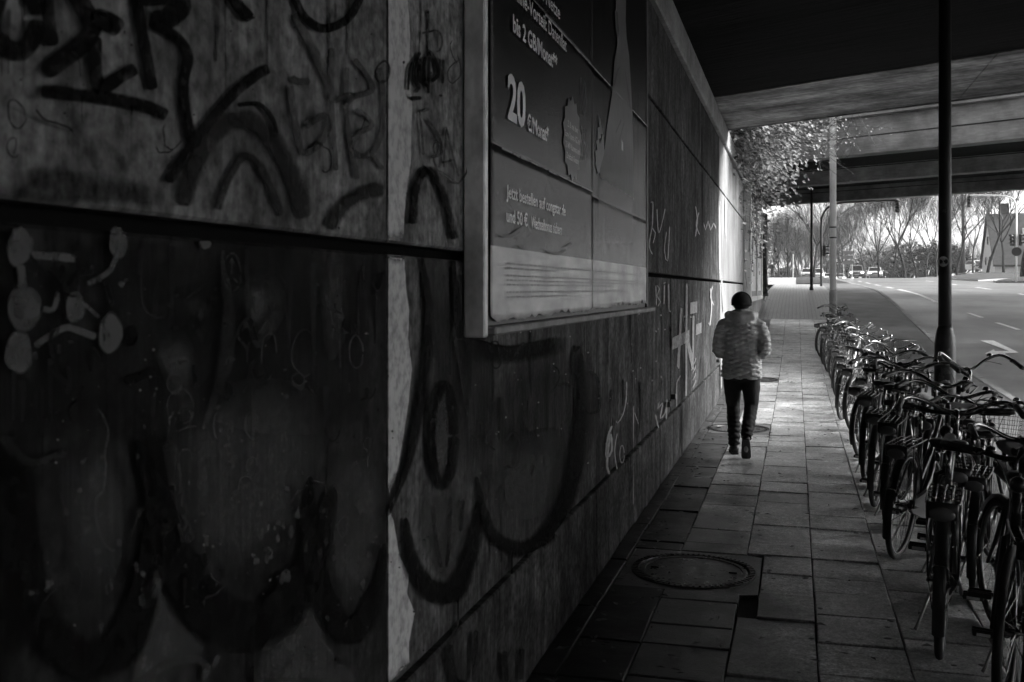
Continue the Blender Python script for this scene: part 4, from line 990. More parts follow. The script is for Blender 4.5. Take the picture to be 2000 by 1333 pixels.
    cr.lathe([(.086, .042), (.09, .0435), (.086, .046), (.05, .046), (.05, .042)], bbk, 30, axis='X', cap=False)
    cro = part(cr, 'crank', V['alu'])
    for s_ in (-1, 1):
        c = bbk+Vector((s_*.125, 0, 0))+dv*s_*.17; pd = MB(); pd.box(c, (.10, .075, .006), bev=.002); pd.box(c+Vector((0, .036, 0)), (.096, .012, .024), bev=.004); pd.box(c-Vector((0, .036, 0)), (.096, .012, .024), bev=.004); pd.tube([c-Vector((s_*.06, 0, 0)), c+Vector((s_*.05, 0, 0))], .009, 6)
        po = part(pd, 'pedal', V['black'], False, par=cro)
        rf = MB(); rf.box(c-Vector((0, .0435, 0)), (.06, .004, .014)); part(rf, 'reflector', V['sticker'], False, par=po)
    ch = MB()
    if opts.get('guard', True):
        ch.prism([(.036, .34, .21), (.036, .48, .18), (.036, .54, .28), (.036, .50, .37), (.036, .42, .39), (.036, .02, .385), (.036, -.04, .345), (.036, .02, .305)], (.024, 0, 0)); part(ch, 'chain_guard', V['black'], False)
    else:
        ch.tube([(.044, .43, .375), (.044, 0, .37)], .004, 4); ch.tube([(.044, .43, .197), (.044, 0, .32)], .004, 4); part(ch, 'chain', V['alu'])
    if opts.get('fender', True):
        m = MB(); arc_strip(m, rh, .366, -8, 205, .026); mo = part(m, 'rear_mudguard', opts.get('fm', V['black']))
        ms = MB()
        for s_ in (-1, 1): ms.tube([rh+Vector((s_*.062, 0, 0)), Vector((s_*.026, -.33, .50))], .0028, 4); ms.tube([rh+Vector((s_*.062, 0, 0)), Vector((s_*.026, -.365, .32))], .0028, 4)
        ms.tube([(-.028, -.335, .50), (-.02, -.352, .51), (.02, -.352, .51), (.028, -.335, .50)], .003, 4); part(ms, 'mudguard_stay', V['chrome'], par=mo)
        m = MB(); arc_strip(m, fh, .366, 35, 215, .026); part(m, 'front_mudguard', opts.get('fm', V['black']), steer=True)
    if opts.get('rack', True):
        k = MB(); zr = .765
        for s_ in (-1, 1):
            k.tube([(s_*.07, .16, zr), (s_*.075, -.02, zr), (s_*.07, -.26, zr), (s_*.05, -.285, zr)], .0045, 6)
            k.tube([(s_*.072, -.18, zr), rh+Vector((s_*.066, 0, .02))], .0045, 6); k.tube([(s_*.072, -.02, zr), rh+Vector((s_*.066, 0, .02))], .0045, 6)
        for x in (-.035, 0, .035): k.tube([(x, .16, zr+.004), (x, -.28, zr+.004)], .0035, 5)
        for y in (.16, .06, -.05, -.16, -.285): k.tube([(-.072, y, zr), (.072, y, zr)], .004, 5)
        k.tube([(0, .16, zr), st-Vector((0, 0, .03))], .005, 5)
        part(k, 'rear_rack', V['chrome'] if opts.get('shiny', True) else V['black'])
        tl = MB(); tl.ellip((0, -.30, zr-.045), (.055, .018, .032), 14, 8); to = part(tl, 'tail_light', V['reflector'])
        tb = MB(); tb.box((0, -.291, zr-.03), (.13, .012, .075), bev=.006); part(tb, 'tail_light_bracket', V['black'], par=to)
    hl_ = MB(); hl_.ellip((0, .905, .915), (.035, .04, .035), 12, 8); hl_.tube([(0, .87, .93), (0, .84, .95)], .006, 5); part(hl_, 'headlight', V['chrome'] if opts.get('shiny') else V['black'], steer=True)
    ks = MB(); ks.tube([(-.035, .36, .30), (-.12, .30, .03), (-.13, .29, .01)], .008, 6); part(ks, 'kickstand', V['alu'])
    if opts.get('basket'):
        bk = MB(); zt, zb_ = 1.06, .82; yo = .93
        def rect(z, w, l): return [(-w, yo, z), (w, yo, z), (w, yo+l, z), (-w, yo+l, z)]
        for z, w, l, r_ in ((zt, .185, .29, .006), (1.0, .178, .275, .0018), (.94, .17, .26, .0018), (.88, .163, .25, .0018), (zb_, .155, .24, .004)): bk.tube(rect(z, w, l), r_, 5, closed=True)
        def pb(s_, top): w, l = (.185, .29) if top else (.155, .24); P = rect(zt if top else zb_, w, l); k_ = int(s_*4) % 4; t = s_*4-int(s_*4); A, B = Vector(P[k_]), Vector(P[(k_+1) % 4]); return A+(B-A)*t
        for i in range(44): bk.tube([pb(i/44, 1), pb(i/44, 0)], .0016, 3)
        for i in range(8): y = yo+.24*i/8; bk.tube([(-.155, y, zb_), (.155, y, zb_)], .0016, 3)
        part(bk, 'basket', V['black'] if not opts.get('shiny') else V['alu'], steer=True)
        bk2 = MB(); bk2.tube([(0, .87, .96), (0, .94, .96)], .01, 6); bk2.tube([(0, .87, .90), (0, .94, .88)], .01, 6); part(bk2, 'basket_bracket', V['black'], steer=True)
    if opts.get('lock'):
        lk = MB(); lk.tube(crom([(-.02, .33, .52), (-.07, .38, .56), (-.09, .36, .47), (-.06, .28, .40), (-.01, .29, .44), (.02, .33, .52)], .03), .009, 7); part(lk, 'cable_lock', V['alu'])
    return root, parts
def pose(root, parts, x, y, heading, lean, steer, scale=1.0):
    root.location = (x, y, g(y)+.002); root.rotation_mode = 'XYZ'
    root.rotation_euler = (math.atan(g(y+1)-g(y)), lean, -R(heading)); root.scale = (scale,)*3
    for o, s_ in parts:
        if s_ == 'wheel':
            o.location = PIV+Matrix.Rotation(steer, 3, 'Z')@(Vector((0, WBASE, WR))-PIV); o.rotation_euler = (rng.uniform(0, 6), 0, steer); o.rotation_euler = (0, 0, steer)
        elif s_: o.rotation_euler = (0, 0, steer)
def copy_bike(src, label, paint=None):
    root, parts = src; r2 = root.copy(); COL.objects.link(r2); r2['label'] = label; out = []
    for o, s_ in parts:
        c = o.copy(); COL.objects.link(c); c.parent = r2; out.append((c, s_))
        if paint and o.name.split('.')[0] in ('frame', 'fork'):
            c.material_slots[0].link = 'OBJECT'; c.material_slots[0].material = paint
        for ch in o.children:
            d = ch.copy(); COL.objects.link(d); d.parent = c
            for cg in ch.children: e = cg.copy(); COL.objects.link(e); e.parent = d
    return r2, out
K = {}
K['rackbike'] = make_bike('gent', V['greypaint'], 'grey bicycle with bright wire rear rack and kinked cable lock, seen from behind', dict(rack=True, shiny=True, lock=True, crank=-.9, fm=V['darkpaint']))
K['facing'] = make_bike('mtb', V['black'], 'black bicycle facing the camera with straight handlebar in front of the wire rack', dict(rack=False, fender=False, shiny=False, guard=False, crank=.4))
K['step'] = make_bike('step', V['black'], 'x', dict(rack=True, shiny=False, basket=False, crank=.3))
K['basket'] = make_bike('step', V['darkpaint'], 'x', dict(rack=True, shiny=False, basket=True, crank=1.2, fm=V['darkpaint']))
K['gent'] = make_bike('gent', V['black'], 'x', dict(rack=True, shiny=False, crank=2.0))
K['loop'] = make_bike('step', V['black'], 'x', dict(rack=True, shiny=False, bar='loop', crank=1.6))
rows = [  # x, y, heading, lean, steer, kind, label, paint
 (.66, 5.12, 10, .03, .10, 'rackbike', None, None),
 (1.02, 5.52, 190, -.04, -.12, 'facing', None, None),
 (1.06, 3.72, 8, .06, -.2, 'gent', 'black bicycle at the right edge of the picture, saddle closest to the camera', None),
 (.90, 4.62, 7, .05, .25, 'gent', 'black bicycle squeezed between the wire rack bicycle and the one at the picture edge', None),
 (.82, 6.2, 11, .06, -.3, 'step', 'black step-through bicycle jammed right behind the wire rack bicycle', None),
 (.80, 9.1, 14, .06, .25, 'step', 'step-through bicycle leaning right against the dark lamp post', V['darkpaint']),
 (1.0, 6.9, 188, -.05, .2, 'facing', 'black bicycle facing the camera, half hidden behind the grey one with the wire rack', V['darkpaint']),
 (.98, 6.15, 9, .05, -.25, 'basket', 'bicycle with wire front basket closest to the camera, hard against the rail', None),
 (.97, 8.15, 12, .05, .3, 'loop', 'bicycle with tall looped handlebar closest to the camera, against the rail', None),
 (1.0, 10.3, 192, -.05, -.2, 'step', 'step-through bicycle facing the camera just past the dark lamp post', None),
 (.635, 6.9, 15, .05, -.15, 'step', 'black step-through bicycle just ahead of the one with the wire rack', None),
 (.65, 7.75, 17, .08, .2, 'gent', 'black bicycle with chromed handlebar beside the thick dark lamp post base, nearer one', None),
 (.61, 8.5, 14, .05, -.1, 'basket', 'bicycle with wire front basket right beside the dark lamp post', None),
 (.61, 9.6, 16, .07, .15, 'gent', 'black bicycle just past the dark lamp post, its pedal reaching over the slab joint', V['darkpaint']),
 (.68, 10.8, 20, .06, -.3, 'loop', 'bicycle with tall looped handlebar a little past the dark lamp post', None),
 (.72, 11.9, 17, .04, .1, 'step', 'step-through bicycle between the tall looped handlebar and the next wire basket', None),
 (.70, 12.8, 20, .06, -.2, 'basket', 'bicycle with wire front basket in the middle of the row', V['greypaint']),
 (.59, 14.0, 15, .05, .15, 'gent', 'bicycle whose rear wheel stands farthest out onto the slabs in mid row', None),
 (.66, 15.3, 18, .06, .1, 'step', 'grey step-through bicycle, seventh from the far end of the row', V['greypaint']),
 (.66, 16.6, 18, .05, -.25, 'loop', 'bicycle with tall looped handlebar, sixth from the far end of the row', V['silverpaint']),
 (.70, 17.9, 20, .06, .2, 'gent', 'bicycle fifth from the far end of the row', None),
 (.66, 19.1, 17, .05, -.1, 'step', 'bicycle fourth from the far end of the row', V['darkpaint']),
 (.62, 20.4, 18, .04, .25, 'basket', 'bicycle with wire basket, third from the far end of the row', None),
 (.57, 21.7, 16, .06, -.15, 'gent', 'second last bicycle of the row, short of the pale lamp post', V['silverpaint']),
 (.58, 23.0, 19, .05, .1, 'step', 'last bicycle of the row, at the foot of the pale lamp post', None)]
used = set()
for (x, y, hd, ln, stv, kd, lb, pt) in rows:
    if kd not in used:
        used.add(kd); r_, ps = K[kd]
        if lb: r_['label'] = lb
        if pt:
            for o, _ in ps:
                if o.name.split('.')[0] in ('frame', 'fork'): o.data.materials[0] = pt
    else: r_, ps = copy_bike(K[kd], lb, pt)
    far_ = y > 5.6
    pose(r_, ps, x, y, hd+(rng.uniform(-6, 8) if far_ else 0), ln+(rng.uniform(-.05, .06) if far_ else 0), stv+(rng.uniform(-.35, .35) if far_ else 0), rng.uniform(.94, 1.05))

# ================================================================== PEOPLE
def make_person(name, label, loc, rz, m_top, m_leg, m_hat, h=1.0, quilt=True, coat=False, vox=.014):
    root = thing(name, label, 'person', loc, rz); root.scale = (h, h, h)
    def put(me, nm, m): me.materials.append(m); return link(nm, me, root)
    b = MB()                                                             # body: one continuous surface
    b.ellip((0, .012, 1.565), (.076, .096, .112)); b.ellip((0, .085, 1.51), (.045, .035, .045)); b.ellip((0, .108, 1.56), (.013, .018, .026))
    for s_ in (-1, 1): b.ellip((s_*.078, .0, 1.56), (.010, .022, .032)); b.ellip((s_*.028, .092, 1.585), (.016, .012, .010))
    b.ellip((0, .108, 1.505), (.025, .01, .008))
    b.tube([(0, 0, 1.36), (0, .0, 1.52)], [.065, .058], 12); b.tube([(0, 0, .82), (0, 0, 1.0), (0, 0, 1.2), (0, 0, 1.38)], [.10, .09, .10, .08], 14)
    for s_ in (-1, 1):
        b.tube([(s_*.14, 0, 1.35), (s_*.21, -.03, 1.22), (s_*.235, -.05, 1.09), (s_*.19, .07, 1.07), (s_*.13, .17, 1.06)], [.06, .05, .045, .04, .03], 10)
        b.ellip((s_*.105, .215, 1.055), (.022, .045, .040))
        for k in range(4): z = 1.085-.02*k; b.tube([(s_*.095, .245, z), (s_*.075, .285, z-.004), (s_*.05, .285-.004*k, z-.006), (s_*.04, .26, z-.006)], [.0095, .009, .0085, .008], 8)
        b.tube([(s_*.105, .20, 1.09), (s_*.09, .235, 1.115), (s_*.065, .255, 1.115)], [.011, .010, .009], 8)
    legs = [[(-.088, 0, .86), (-.090, .10, .49), (-.074, .06, .09)], [(.088, 0, .86), (.098, -.02, .50), (.056, -.31, .23)]]
    for L_ in legs: b.tube(L_, [.09, .06, .04], 12)
    b.ellip((-.075, .12, .045), (.03, .10, .025)); b.ellip((.056, -.30, .14), (.03, .04, .07))
    put(remesh(b, vox*.8, 3, 'body'), 'body', V['skin'])
    t = MB(); secs = [(.80, .203, .152), (.84, .208, .158), (.95, .196, .148), (1.08, .182, .140), (1.2, .184, .138), (1.30, .196, .136), (1.37, .186, .125), (1.42, .155, .11), (1.46, .105, .095)]
    if coat: secs = [(.55, .22, .17), (.7, .21, .16)]+secs[1:]
    vv = []; n = 28
    for z, rx, ry in secs:
        for k in range(n):
            a = 2*math.pi*k/n; ca, sa = math.cos(a), math.sin(a); e = .82
            vv.append((rx*math.copysign(abs(ca)**e, ca), ry*math.copysign(abs(sa)**e, sa)-.005, z))
    ff = [(i*n+k, i*n+(k+1) % n, (i+1)*n+(k+1) % n, (i+1)*n+k) for i in range(len(secs)-1) for k in range(n)]+[tuple(range(n-1, -1, -1)), tuple((len(secs)-1)*n+k for k in range(n))]
    t.add(vv, ff)
    for s_ in (-1, 1):
        t.ellip((s_*.165, -.005, 1.345), (.075, .085, .075))
        t.tube([(s_*.165, -.005, 1.36), (s_*.205, -.02, 1.27), (s_*.232, -.05, 1.15), (s_*.235, -.062, 1.085), (s_*.215, -.01, 1.06), (s_*.18, .08, 1.06), (s_*.135, .17, 1.06)], [.078, .074, .068, .064, .060, .054, .048], 14)
    # the hood, folded down behind the neck
    t.tube([(-.115, .07, 1.44), (-.135, -.02, 1.455), (-.10, -.09, 1.445), (0, -.125, 1.425), (.10, -.09, 1.445), (.135, -.02, 1.455), (.115, .07, 1.44)], [.032, .045, .054, .058, .054, .045, .032], 12)
    t.ellip((0, -.10, 1.385), (.125, .055, .075))
    t.tube([(.08*math.cos(a/8*math.pi*2), .085*math.sin(a/8*math.pi*2)-.01, 1.485) for a in range(8)], .028, 8, closed=True)
    tm = remesh(t, vox*.62, 5, 'jacket')
    if quilt:
        nor = [v.normal.copy() for v in tm.vertices]
        for v, nn in zip(tm.vertices, nor):
            x, y, z = v.co; ang = math.atan2(x, -y) * .19
            hood = ss(z, 1.345, 1.40)
            a = (z+.30*ang+.004*math.sin(ang*60))/.048; c = (z-.34*ang)/.052
            d = min(abs(math.sin(math.pi*a)), abs(math.sin(math.pi*c)))**.40
            w = mnoise.noise(Vector((x*9, y*9, z*9)))
            v.co += nn*((.030*d-.021)*(1-hood) + .006*w + .004*mnoise.noise(Vector((x*26, y*26, z*34))))
        tm.update()
    jk = put(tm, 'jacket', m_top)
    g2 = MB()
    ln_ = [[(-.088, 0, .87), (-.092, .05, .70), (-.090, .10, .50), (-.082, .08, .30), (-.074, .06, .085)], [(.088, 0, .87), (.096, .0, .70), (.098, -.02, .50), (.078, -.16, .36), (.056, -.31, .23)]]
    for L_ in ln_: g2.tube(L_, [.104, .094, .070, .066, .056], 18)
    g2.ellip((0, -.01, .85), (.185, .135, .10), 20, 10)
    lm = remesh(g2, vox*.7, 4, 'trousers')
    for v in lm.vertices:
        x, y, z = v.co; k = ss(.62-z, 0, .5)
        v.co += v.normal*(.007*k*math.sin(z*120+5*mnoise.noise(Vector((x*14, y*14, z*6)))+x*30) + .006*mnoise.noise(Vector((x*12, y*12, z*12))))
    lm.update(); put(lm, 'trousers', m_leg)
    for s_ in (0, 1):
        k = MB(); M = None
        prof = [(-.10, .032, .03, .055), (-.08, .040, .035, .085), (-.03, .042, .04, .095), (.03, .044, .035, .075), (.09, .048, .028, .055), (.14, .042, .02, .042), (.165, .02, .012, .03)]
        vv = []; n = 14
        for dy, hw, _, ht in prof:
            for q_ in range(n):
                a = 2*math.pi*q_/n; vv.append((hw*math.cos(a), dy, ht*.5+ht*.5*math.sin(a) if math.sin(a) > 0 else ht*.5+ht*.5*math.copysign(abs(math.sin(a))**.4, math.sin(a))))
        ff = [(i*n+q_, i*n+(q_+1) % n, (i+1)*n+(q_+1) % n, (i+1)*n+q_) for i in range(len(prof)-1) for q_ in range(n)]+[tuple(range(n-1, -1, -1)), tuple((len(prof)-1)*n+q_ for q_ in range(n))]
        if s_ == 0: Mx = Matrix.Translation((-.078, .11, .012)) @ Matrix.Rotation(.12, 4, 'Z')
        else: Mx = Matrix.Translation((.054, -.305, .155)) @ Matrix.Rotation(-.95, 4, 'X') @ Matrix.Translation((0, .02, -.02))
        k.add([Mx@Vector(p) for p in vv], ff); so = k.build('shoe', V['shoe'], root, True)
        k2 = MB(); pl = [(-.105, .034), (-.06, .042), (0, .043), (.06, .047), (.12, .048), (.16, .03), (.172, .0)]
        out = [(w, y) for y, w in pl]+[(-w, y) for y, w in reversed(pl[:-1])]
        k2.prism([Mx@Vector((x, y, -.014)) for x, y in out], (Mx.to_3x3()@Vector((0, 0, .018)))); k2.build('sole', V['sole'], so)
    hb = MB()
    if m_hat is V['hat']:
        hb.ellip((0, .0, 1.592), (.096, .112, .098), 22, 14); hb.tube([(.094*math.cos(2*math.pi*k/18), .11*math.sin(2*math.pi*k/18), 1.562) for k in range(18)], .014, 8, closed=True)
        hm = remesh(hb, .008, 3, 'knit_hat'); ho = put(hm, 'knit_hat', m_hat)
        bd = MB(); bd.tube([(.099*math.cos(R(a)), -.02, 1.592+.101*math.sin(R(a))) for a in range(-10, 195, 12)], .007, 6); bd.build('headphone_band', V['pole_dark'], ho, True)
    else:
        hb.ellip((0, -.012, 1.59), (.092, .108, .10), 18, 12); put(remesh(hb, .012, 2, 'hair'), 'hair', m_hat)
    return root
make_person('person', 'person in dark hat, quilted jacket and black trousers walking away along the pavement', (-.555, 10.78, 0), R(1), V['jacket'], V['trousers'], V['hat'], 1.015)
pf = gnd(1508, 112, .0)
make_person('person', 'small distant person in dark coat with pale hair on the far pavement', (pf.x, pf.y, G(pf.x, pf.y)-.02), R(8), V['coat'], V['trousers'], V['hairgrey'], 1.0, False, True, .02)
HAZE = 0.0004

# ================================================================== ROAD PAINT
def paint_poly(P, name, par=None):
    q = MB(); q.add([Vector((p.x, p.y, p.z+.006)) for p in P], [tuple(range(len(P)))]); return q.build(name, V['paint'], kind='structure')
AR = [(1914, 666.6), (1940, 666.6), (1990, 690), (1962, 692), (1976, 701.5), (1923.5, 692), (1941, 684), (1943, 687.6), (1970, 687)]
q = MB(); P = [pg(u, v, -ROAD_DROP) for u, v in AR]
zc = [Vector((p.x, p.y, p.z+.012)) for p in P]
q.add(zc, [(0, 1, 2, 8), (8, 2, 3, 7), (7, 3, 4, 5), (7, 5, 6)]); q.build('road_arrow', V['paint'], kind='structure')
def line_strip(x0, x1, y0, y1, name='lane_line', w=.13):
    q = MB(); ys = fr(y0, y1, 1.0); vv = []
    for y in ys:
        x = x0+(x1-x0)*(y-y0)/(y1-y0)
        for s_ in (-w/2, w/2): vv.append((x+s_, y, G(x, y)-ROAD_DROP+.006))
    q.add(vv, [(2*i, 2*i+1, 2*i+3, 2*i+2) for i in range(len(ys)-1)]); q.build(name, V['paint'], kind='structure')
a = pg(1947, 631, -ROAD_DROP); c = pg(1990, 645, -ROAD_DROP); line_strip(c.x, a.x, c.y, a.y)
a = pg(1891, 612, -ROAD_DROP); c = pg(1918, 621, -ROAD_DROP); line_strip(c.x, a.x, c.y, a.y)
a = pg(1755, 566, -ROAD_DROP); c = pg(1829, 591, -ROAD_DROP); line_strip(c.x, a.x, c.y, a.y, w=.16)
for y in (52, 58, 64, 70, 78, 86): line_strip(a.x-.02*(y-a.y), a.x-.02*(y+3-a.y), y, y+3)
for y in (30, 40, 50, 60, 70): line_strip(8.6, 8.6, y, y+4)

# grass islands with kerbs at the junction on the right
def island(name, P, h=.10):
    q = MB(); Q = [pg(u, v, -ROAD_DROP) for u, v in P]; n = len(Q)
    cx = sum((p for p in Q), Vector())/n
    inn = [p+(cx-p).normalized()*.25 for p in Q]
    q.add([Vector((p.x, p.y, p.z-.1)) for p in Q]+[Vector((p.x, p.y, p.z+h)) for p in Q]+[Vector((p.x, p.y, p.z+h)) for p in inn], [(i, (i+1) % n, n+(i+1) % n, n+i) for i in range(n)]+[(n+i, n+(i+1) % n, 2*n+(i+1) % n, 2*n+i) for i in range(n)])
    o = q.build(name, V['kerb'], kind='structure')
    q = MB(); q.add([Vector((p.x, p.y, p.z+h+.02)) for p in inn]+[Vector((cx.x, cx.y, cx.z+h+.25))], [(i, (i+1) % n, n) for i in range(n)]); q.build('turf', V['grass'], o, True)
    return o
island('traffic_island', [(1840, 544), (1870, 548), (1910, 550), (1960, 547), (2030, 545), (2060, 538), (1990, 535), (1925, 534.5), (1880, 538)])
island('traffic_island', [(1940, 551.5), (2060, 550.6), (2060, 553.5), (1945, 553.2)], .12)

# ================================================================== IVY over the wall
ivy = thing('ivy_bush', 'leafy ivy bush spilling over the wall top between the bridges', 'bush', (-1.3, 21.5, 4.4)); iv0 = Vector((-1.3, 21.5, 4.4))
st = MB(); lf = MB()
def leaf(b, p, s_, d=None, up=None):
    nn = Vector((.35+rng.gauss(0, .35), -.35+rng.gauss(0, .35), .8+rng.gauss(0, .3))).normalized(); d = Vector((rng.gauss(.3, .6), rng.gauss(-.2, .6), -1)); d = (d-nn*d.dot(nn)).normalized(); sd = d.cross(nn)
    w = s_*.42
    b.add([p, p+d*s_*.5+sd*w+nn*.12*s_, p+d*s_, p+d*s_*.5-sd*w+nn*.12*s_], [(0, 1, 2), (0, 2, 3)])
def inv(b): b.v = [tuple(Vector(p)-iv0) for p in b.v]
# each spray starts on the wall top, arches out and hangs
def env(y, t): return 1.0
for i in range(440):
    y0 = rng.uniform(18.3, 26.0); z0 = 4.45+rng.uniform(-.1, .65); x0 = -1.3+rng.uniform(-.3, .15)
    out = abs(rng.gauss(.75, .4))*(1-.45*ss(y0, 18, 26)); up = rng.uniform(.0, .85); drop = rng.uniform(.0, 1.2)*(1.0 if y0 > 21.5 else .45)
    P = [Vector((x0, y0, z0)), Vector((x0+out*.45, y0+rng.gauss(0, .2), z0+up*.8)), Vector((x0+out*.9, y0+rng.gauss(0, .3), z0+up*.5-.1)), Vector((x0+out*1.05, y0+rng.gauss(-.05, .3), z0-drop*.5)), Vector((x0+out*1.1+rng.gauss(0, .08), y0+rng.gauss(-.1, .3), z0-drop))]
    Q = [Vector(p) for p in crom([tuple(p) for p in P], .16)]
    if i % 2 == 0: st.tube(Q, [.008*(1-.7*k/len(Q)) for k in range(len(Q))], 4)
    for k, p in enumerate(Q):
        for _ in range(rng.choice((1, 2, 3, 3))): leaf(lf, p+Vector((rng.gauss(0, .10), rng.gauss(0, .10), rng.gauss(0, .10))), rng.uniform(.05, .13))
for i in range(15):                                                      # long hanging tendrils
    y0 = rng.uniform(19, 26); x0 = -1.05+rng.uniform(0, .55)*(1 if i < 14 else .4); z0 = rng.uniform(3.2, 3.9); L_ = rng.uniform(.5, 1.7)
    Q = [Vector((x0+.05*math.sin(3*k/8+i)+.04*k/8, y0+.06*math.sin(k/3+i), z0-L_*k/8)) for k in range(9)]; st.tube(Q, .005, 4)
    for p in Q:
        for _ in range(2):
            if rng.random() < .75: leaf(lf, p+Vector((rng.gauss(0, .04), rng.gauss(0, .04), rng.gauss(0, .04))), rng.uniform(.06, .11))
for i in range(60):                                                      # leafless shoots reaching out to the right
    y0 = rng.uniform(18.6, 22.5); P = [Vector((-1.1, y0, 4.7)), Vector((-.4+rng.gauss(0, .2), y0+rng.gauss(0, .3), 5.0+rng.gauss(0, .2))), Vector((.3+rng.gauss(0, .25), y0+rng.gauss(0, .5), 5.05+rng.gauss(0, .35))), Vector((.75+rng.gauss(0, .35), y0+rng.gauss(0, .6), 4.95+rng.gauss(0, .5)))]
    Q = [Vector(p) for p in crom([tuple(p) for p in P], .12)]; st.tube(Q, [.009*(1-.7*k/len(Q)) for k in range(len(Q))], 4)
    for p in Q[len(Q)//2:]:
        if rng.random() < .7: leaf(lf, p+Vector((rng.gauss(0, .05), rng.gauss(0, .05), rng.gauss(0, .05))), rng.uniform(.03, .065))
        if rng.random() < .25: e = p+Vector((rng.gauss(.15, .12), rng.gauss(0, .15), rng.gauss(.05, .15))); st.tube([p, (p+e)/2+Vector((0, 0, .02)), e], .003, 3); leaf(lf, e, .05)
inv(st); inv(lf)
st.build('stem', V['twig'], ivy); lo = lf.build('foliage', V['leaf'], ivy); lo['kind'] = 'stuff'

# ================================================================== TREES
def tree_meshes(seed, H, depth=5, spread=.62, fork=.34):
    r_ = random.Random(seed); tr = MB(); tw = MB()
    def grow(p, d, L_, rad, lev):
        n = 3; P = [p]; q_ = p; dd = d.copy()
        for i in range(n):
            dd = (dd+Vector((r_.gauss(0, .10), r_.gauss(0, .10), r_.gauss(.05, .06)))).normalized(); q_ = q_+dd*L_/n; P.append(q_)
        rr = [rad*(1-.4*i/n) for i in range(n+1)]
        (tr if lev <= 1 else tw).tube(P, rr, 6 if lev < 2 else 3, cap=False)
        if lev >= depth: return
        k = 4 if lev == 0 else r_.choice((2, 3, 3, 3))
        for i in range(k):
            az = 2*math.pi*(i+r_.random()*.7)/k; t = dd.orthogonal().normalized(); bn = dd.cross(t); an = spread*r_.uniform(.55, 1.25)
            nd = dd*math.cos(an)+(t*math.cos(az)+bn*math.sin(az))*math.sin(an); nd.z += .10
            st_ = P[-1] if (i < 2 or lev == 0) else P[r_.choice((1, 2))]
            grow(st_, nd.normalized(), L_*r_.uniform(.62, .85)*(1.05 if lev == 0 else 1), max(.007, rad*.6*r_.uniform(.75, 1.0)), lev+1)
        if 0 < lev < 4: grow(P[-1], dd, L_*.7, rad*.55, lev+1)
    grow(Vector((0, 0, 0)), Vector((r_.gauss(0, .04), r_.gauss(0, .04), 1)).normalized(), H*fork, H*.0105+.02, 0)
    return tr, tw
TP = []
for sd_, H, sp, fk in ((3, 10, .55, .30), (11, 10, .45, .26), (29, 10, .68, .34)):
    a, b = tree_meshes(sd_, H, 6, sp, fk); TP.append((a.mesh('trunk', V['bark'], True), b.mesh('crown', V['bark'])))
trees = [(1590, 88, 0, 1.05, 'bare tree with fanned branches behind the dark pole left of the road'), (1540, 120, 1, .95, 'bare slender tree behind the distant walking person'),
 (1560, 150, 2, 1.0, 'bare pale tree far left of the road, behind the fan-shaped one'), (1655, 120, 1, 1.0, 'bare tree above the oncoming cars, between the pale post and the hanging signal'), (1717, 112, 1, 1.12, 'tall bare tree rising just left of the hanging traffic signal'),
 (1768, 106, 0, 1.2, 'bare tree just right of the hanging traffic signal, widest crown over the road'), (1790, 118, 2, 1.05, 'bare tree close behind the widest crown over the road'),
 (1828, 112, 1, 1.1, 'bare tree half hidden behind the dark lamp post'), (1700, 150, 0, 1.0, 'faint bare tree far behind the oncoming cars'), (1868, 104, 2, 1.1, 'bare tree just right of the dark lamp post'),
 (1928, 92, 0, 1.35, 'dark trunked bare tree left of the white gable'), (1996, 66, 2, 1.35, 'thick bare tree at the right edge, above the traffic light'), (1620, 140, 2, 1.0, 'faint bare tree behind the pale lamp post'), (1744, 122, 2, 1.1, 'bare tree right behind the hanging traffic signal'), (1808, 128, 0, 1.1, 'bare tree in the thicket, second left of the dark lamp post'), (1690, 130, 2, 1.0, 'bare tree directly above the oncoming saloon car'), (1900, 118, 1, 1.15, 'slim bare tree above the car on the side road'), (1960, 98, 1, 1.2, 'slim bare tree in front of the dark house roof')]
for i, (u, den, k, sc, lb) in enumerate(trees):
    p = gnd(u, den, -.2); t = thing('bare_tree', lb, 'tree', p, rng.uniform(0, 6), 'bare trees beyond the bridges'); t.scale = (sc*rng.uniform(.9, 1.1), sc*rng.uniform(.9, 1.1), sc)
    link('trunk', TP[k][0], t); link('crown', TP[k][1], t)
# far wood: one mass
fwb = MB(); base_tr, base_tw = tree_meshes(41, 11, 4, .55, .3)
for i in range(76):
    u = 1480+i*7.1+rng.uniform(-6, 6); den = rng.uniform(175, 240); p = gnd(u, den, -.3); a = rng.uniform(0, 6); s_ = rng.uniform(.65, 1.0)
    M = Matrix.Translation(p)@Matrix.Rotation(a, 4, 'Z')@Matrix.Diagonal((s_*1.1, s_*1.1, s_, 1))
    for b in (base_tr, base_tw): fwb.add([M@Vector(v) for v in b.v], b.f)
bt2, bw2 = tree_meshes(57, 11, 5, .5, .28)
for i in range(26):
    u = 1482+i*6.8+rng.uniform(-5, 5); den = rng.uniform(165, 215); p = gnd(u, den, -.3); a = rng.uniform(0, 6); s_ = rng.uniform(.95, 1.3)
    M = Matrix.Translation(p)@Matrix.Rotation(a, 4, 'Z')@Matrix.Diagonal((s_*1.1, s_*1.1, s_, 1))
    for b in (bt2, bw2): fwb.add([M@Vector(v) for v in b.v], b.f)
tag(fwb.build('far_wood', V['bark'], kind='stuff'), 'far bare wood closing the view down the road', 'wood')
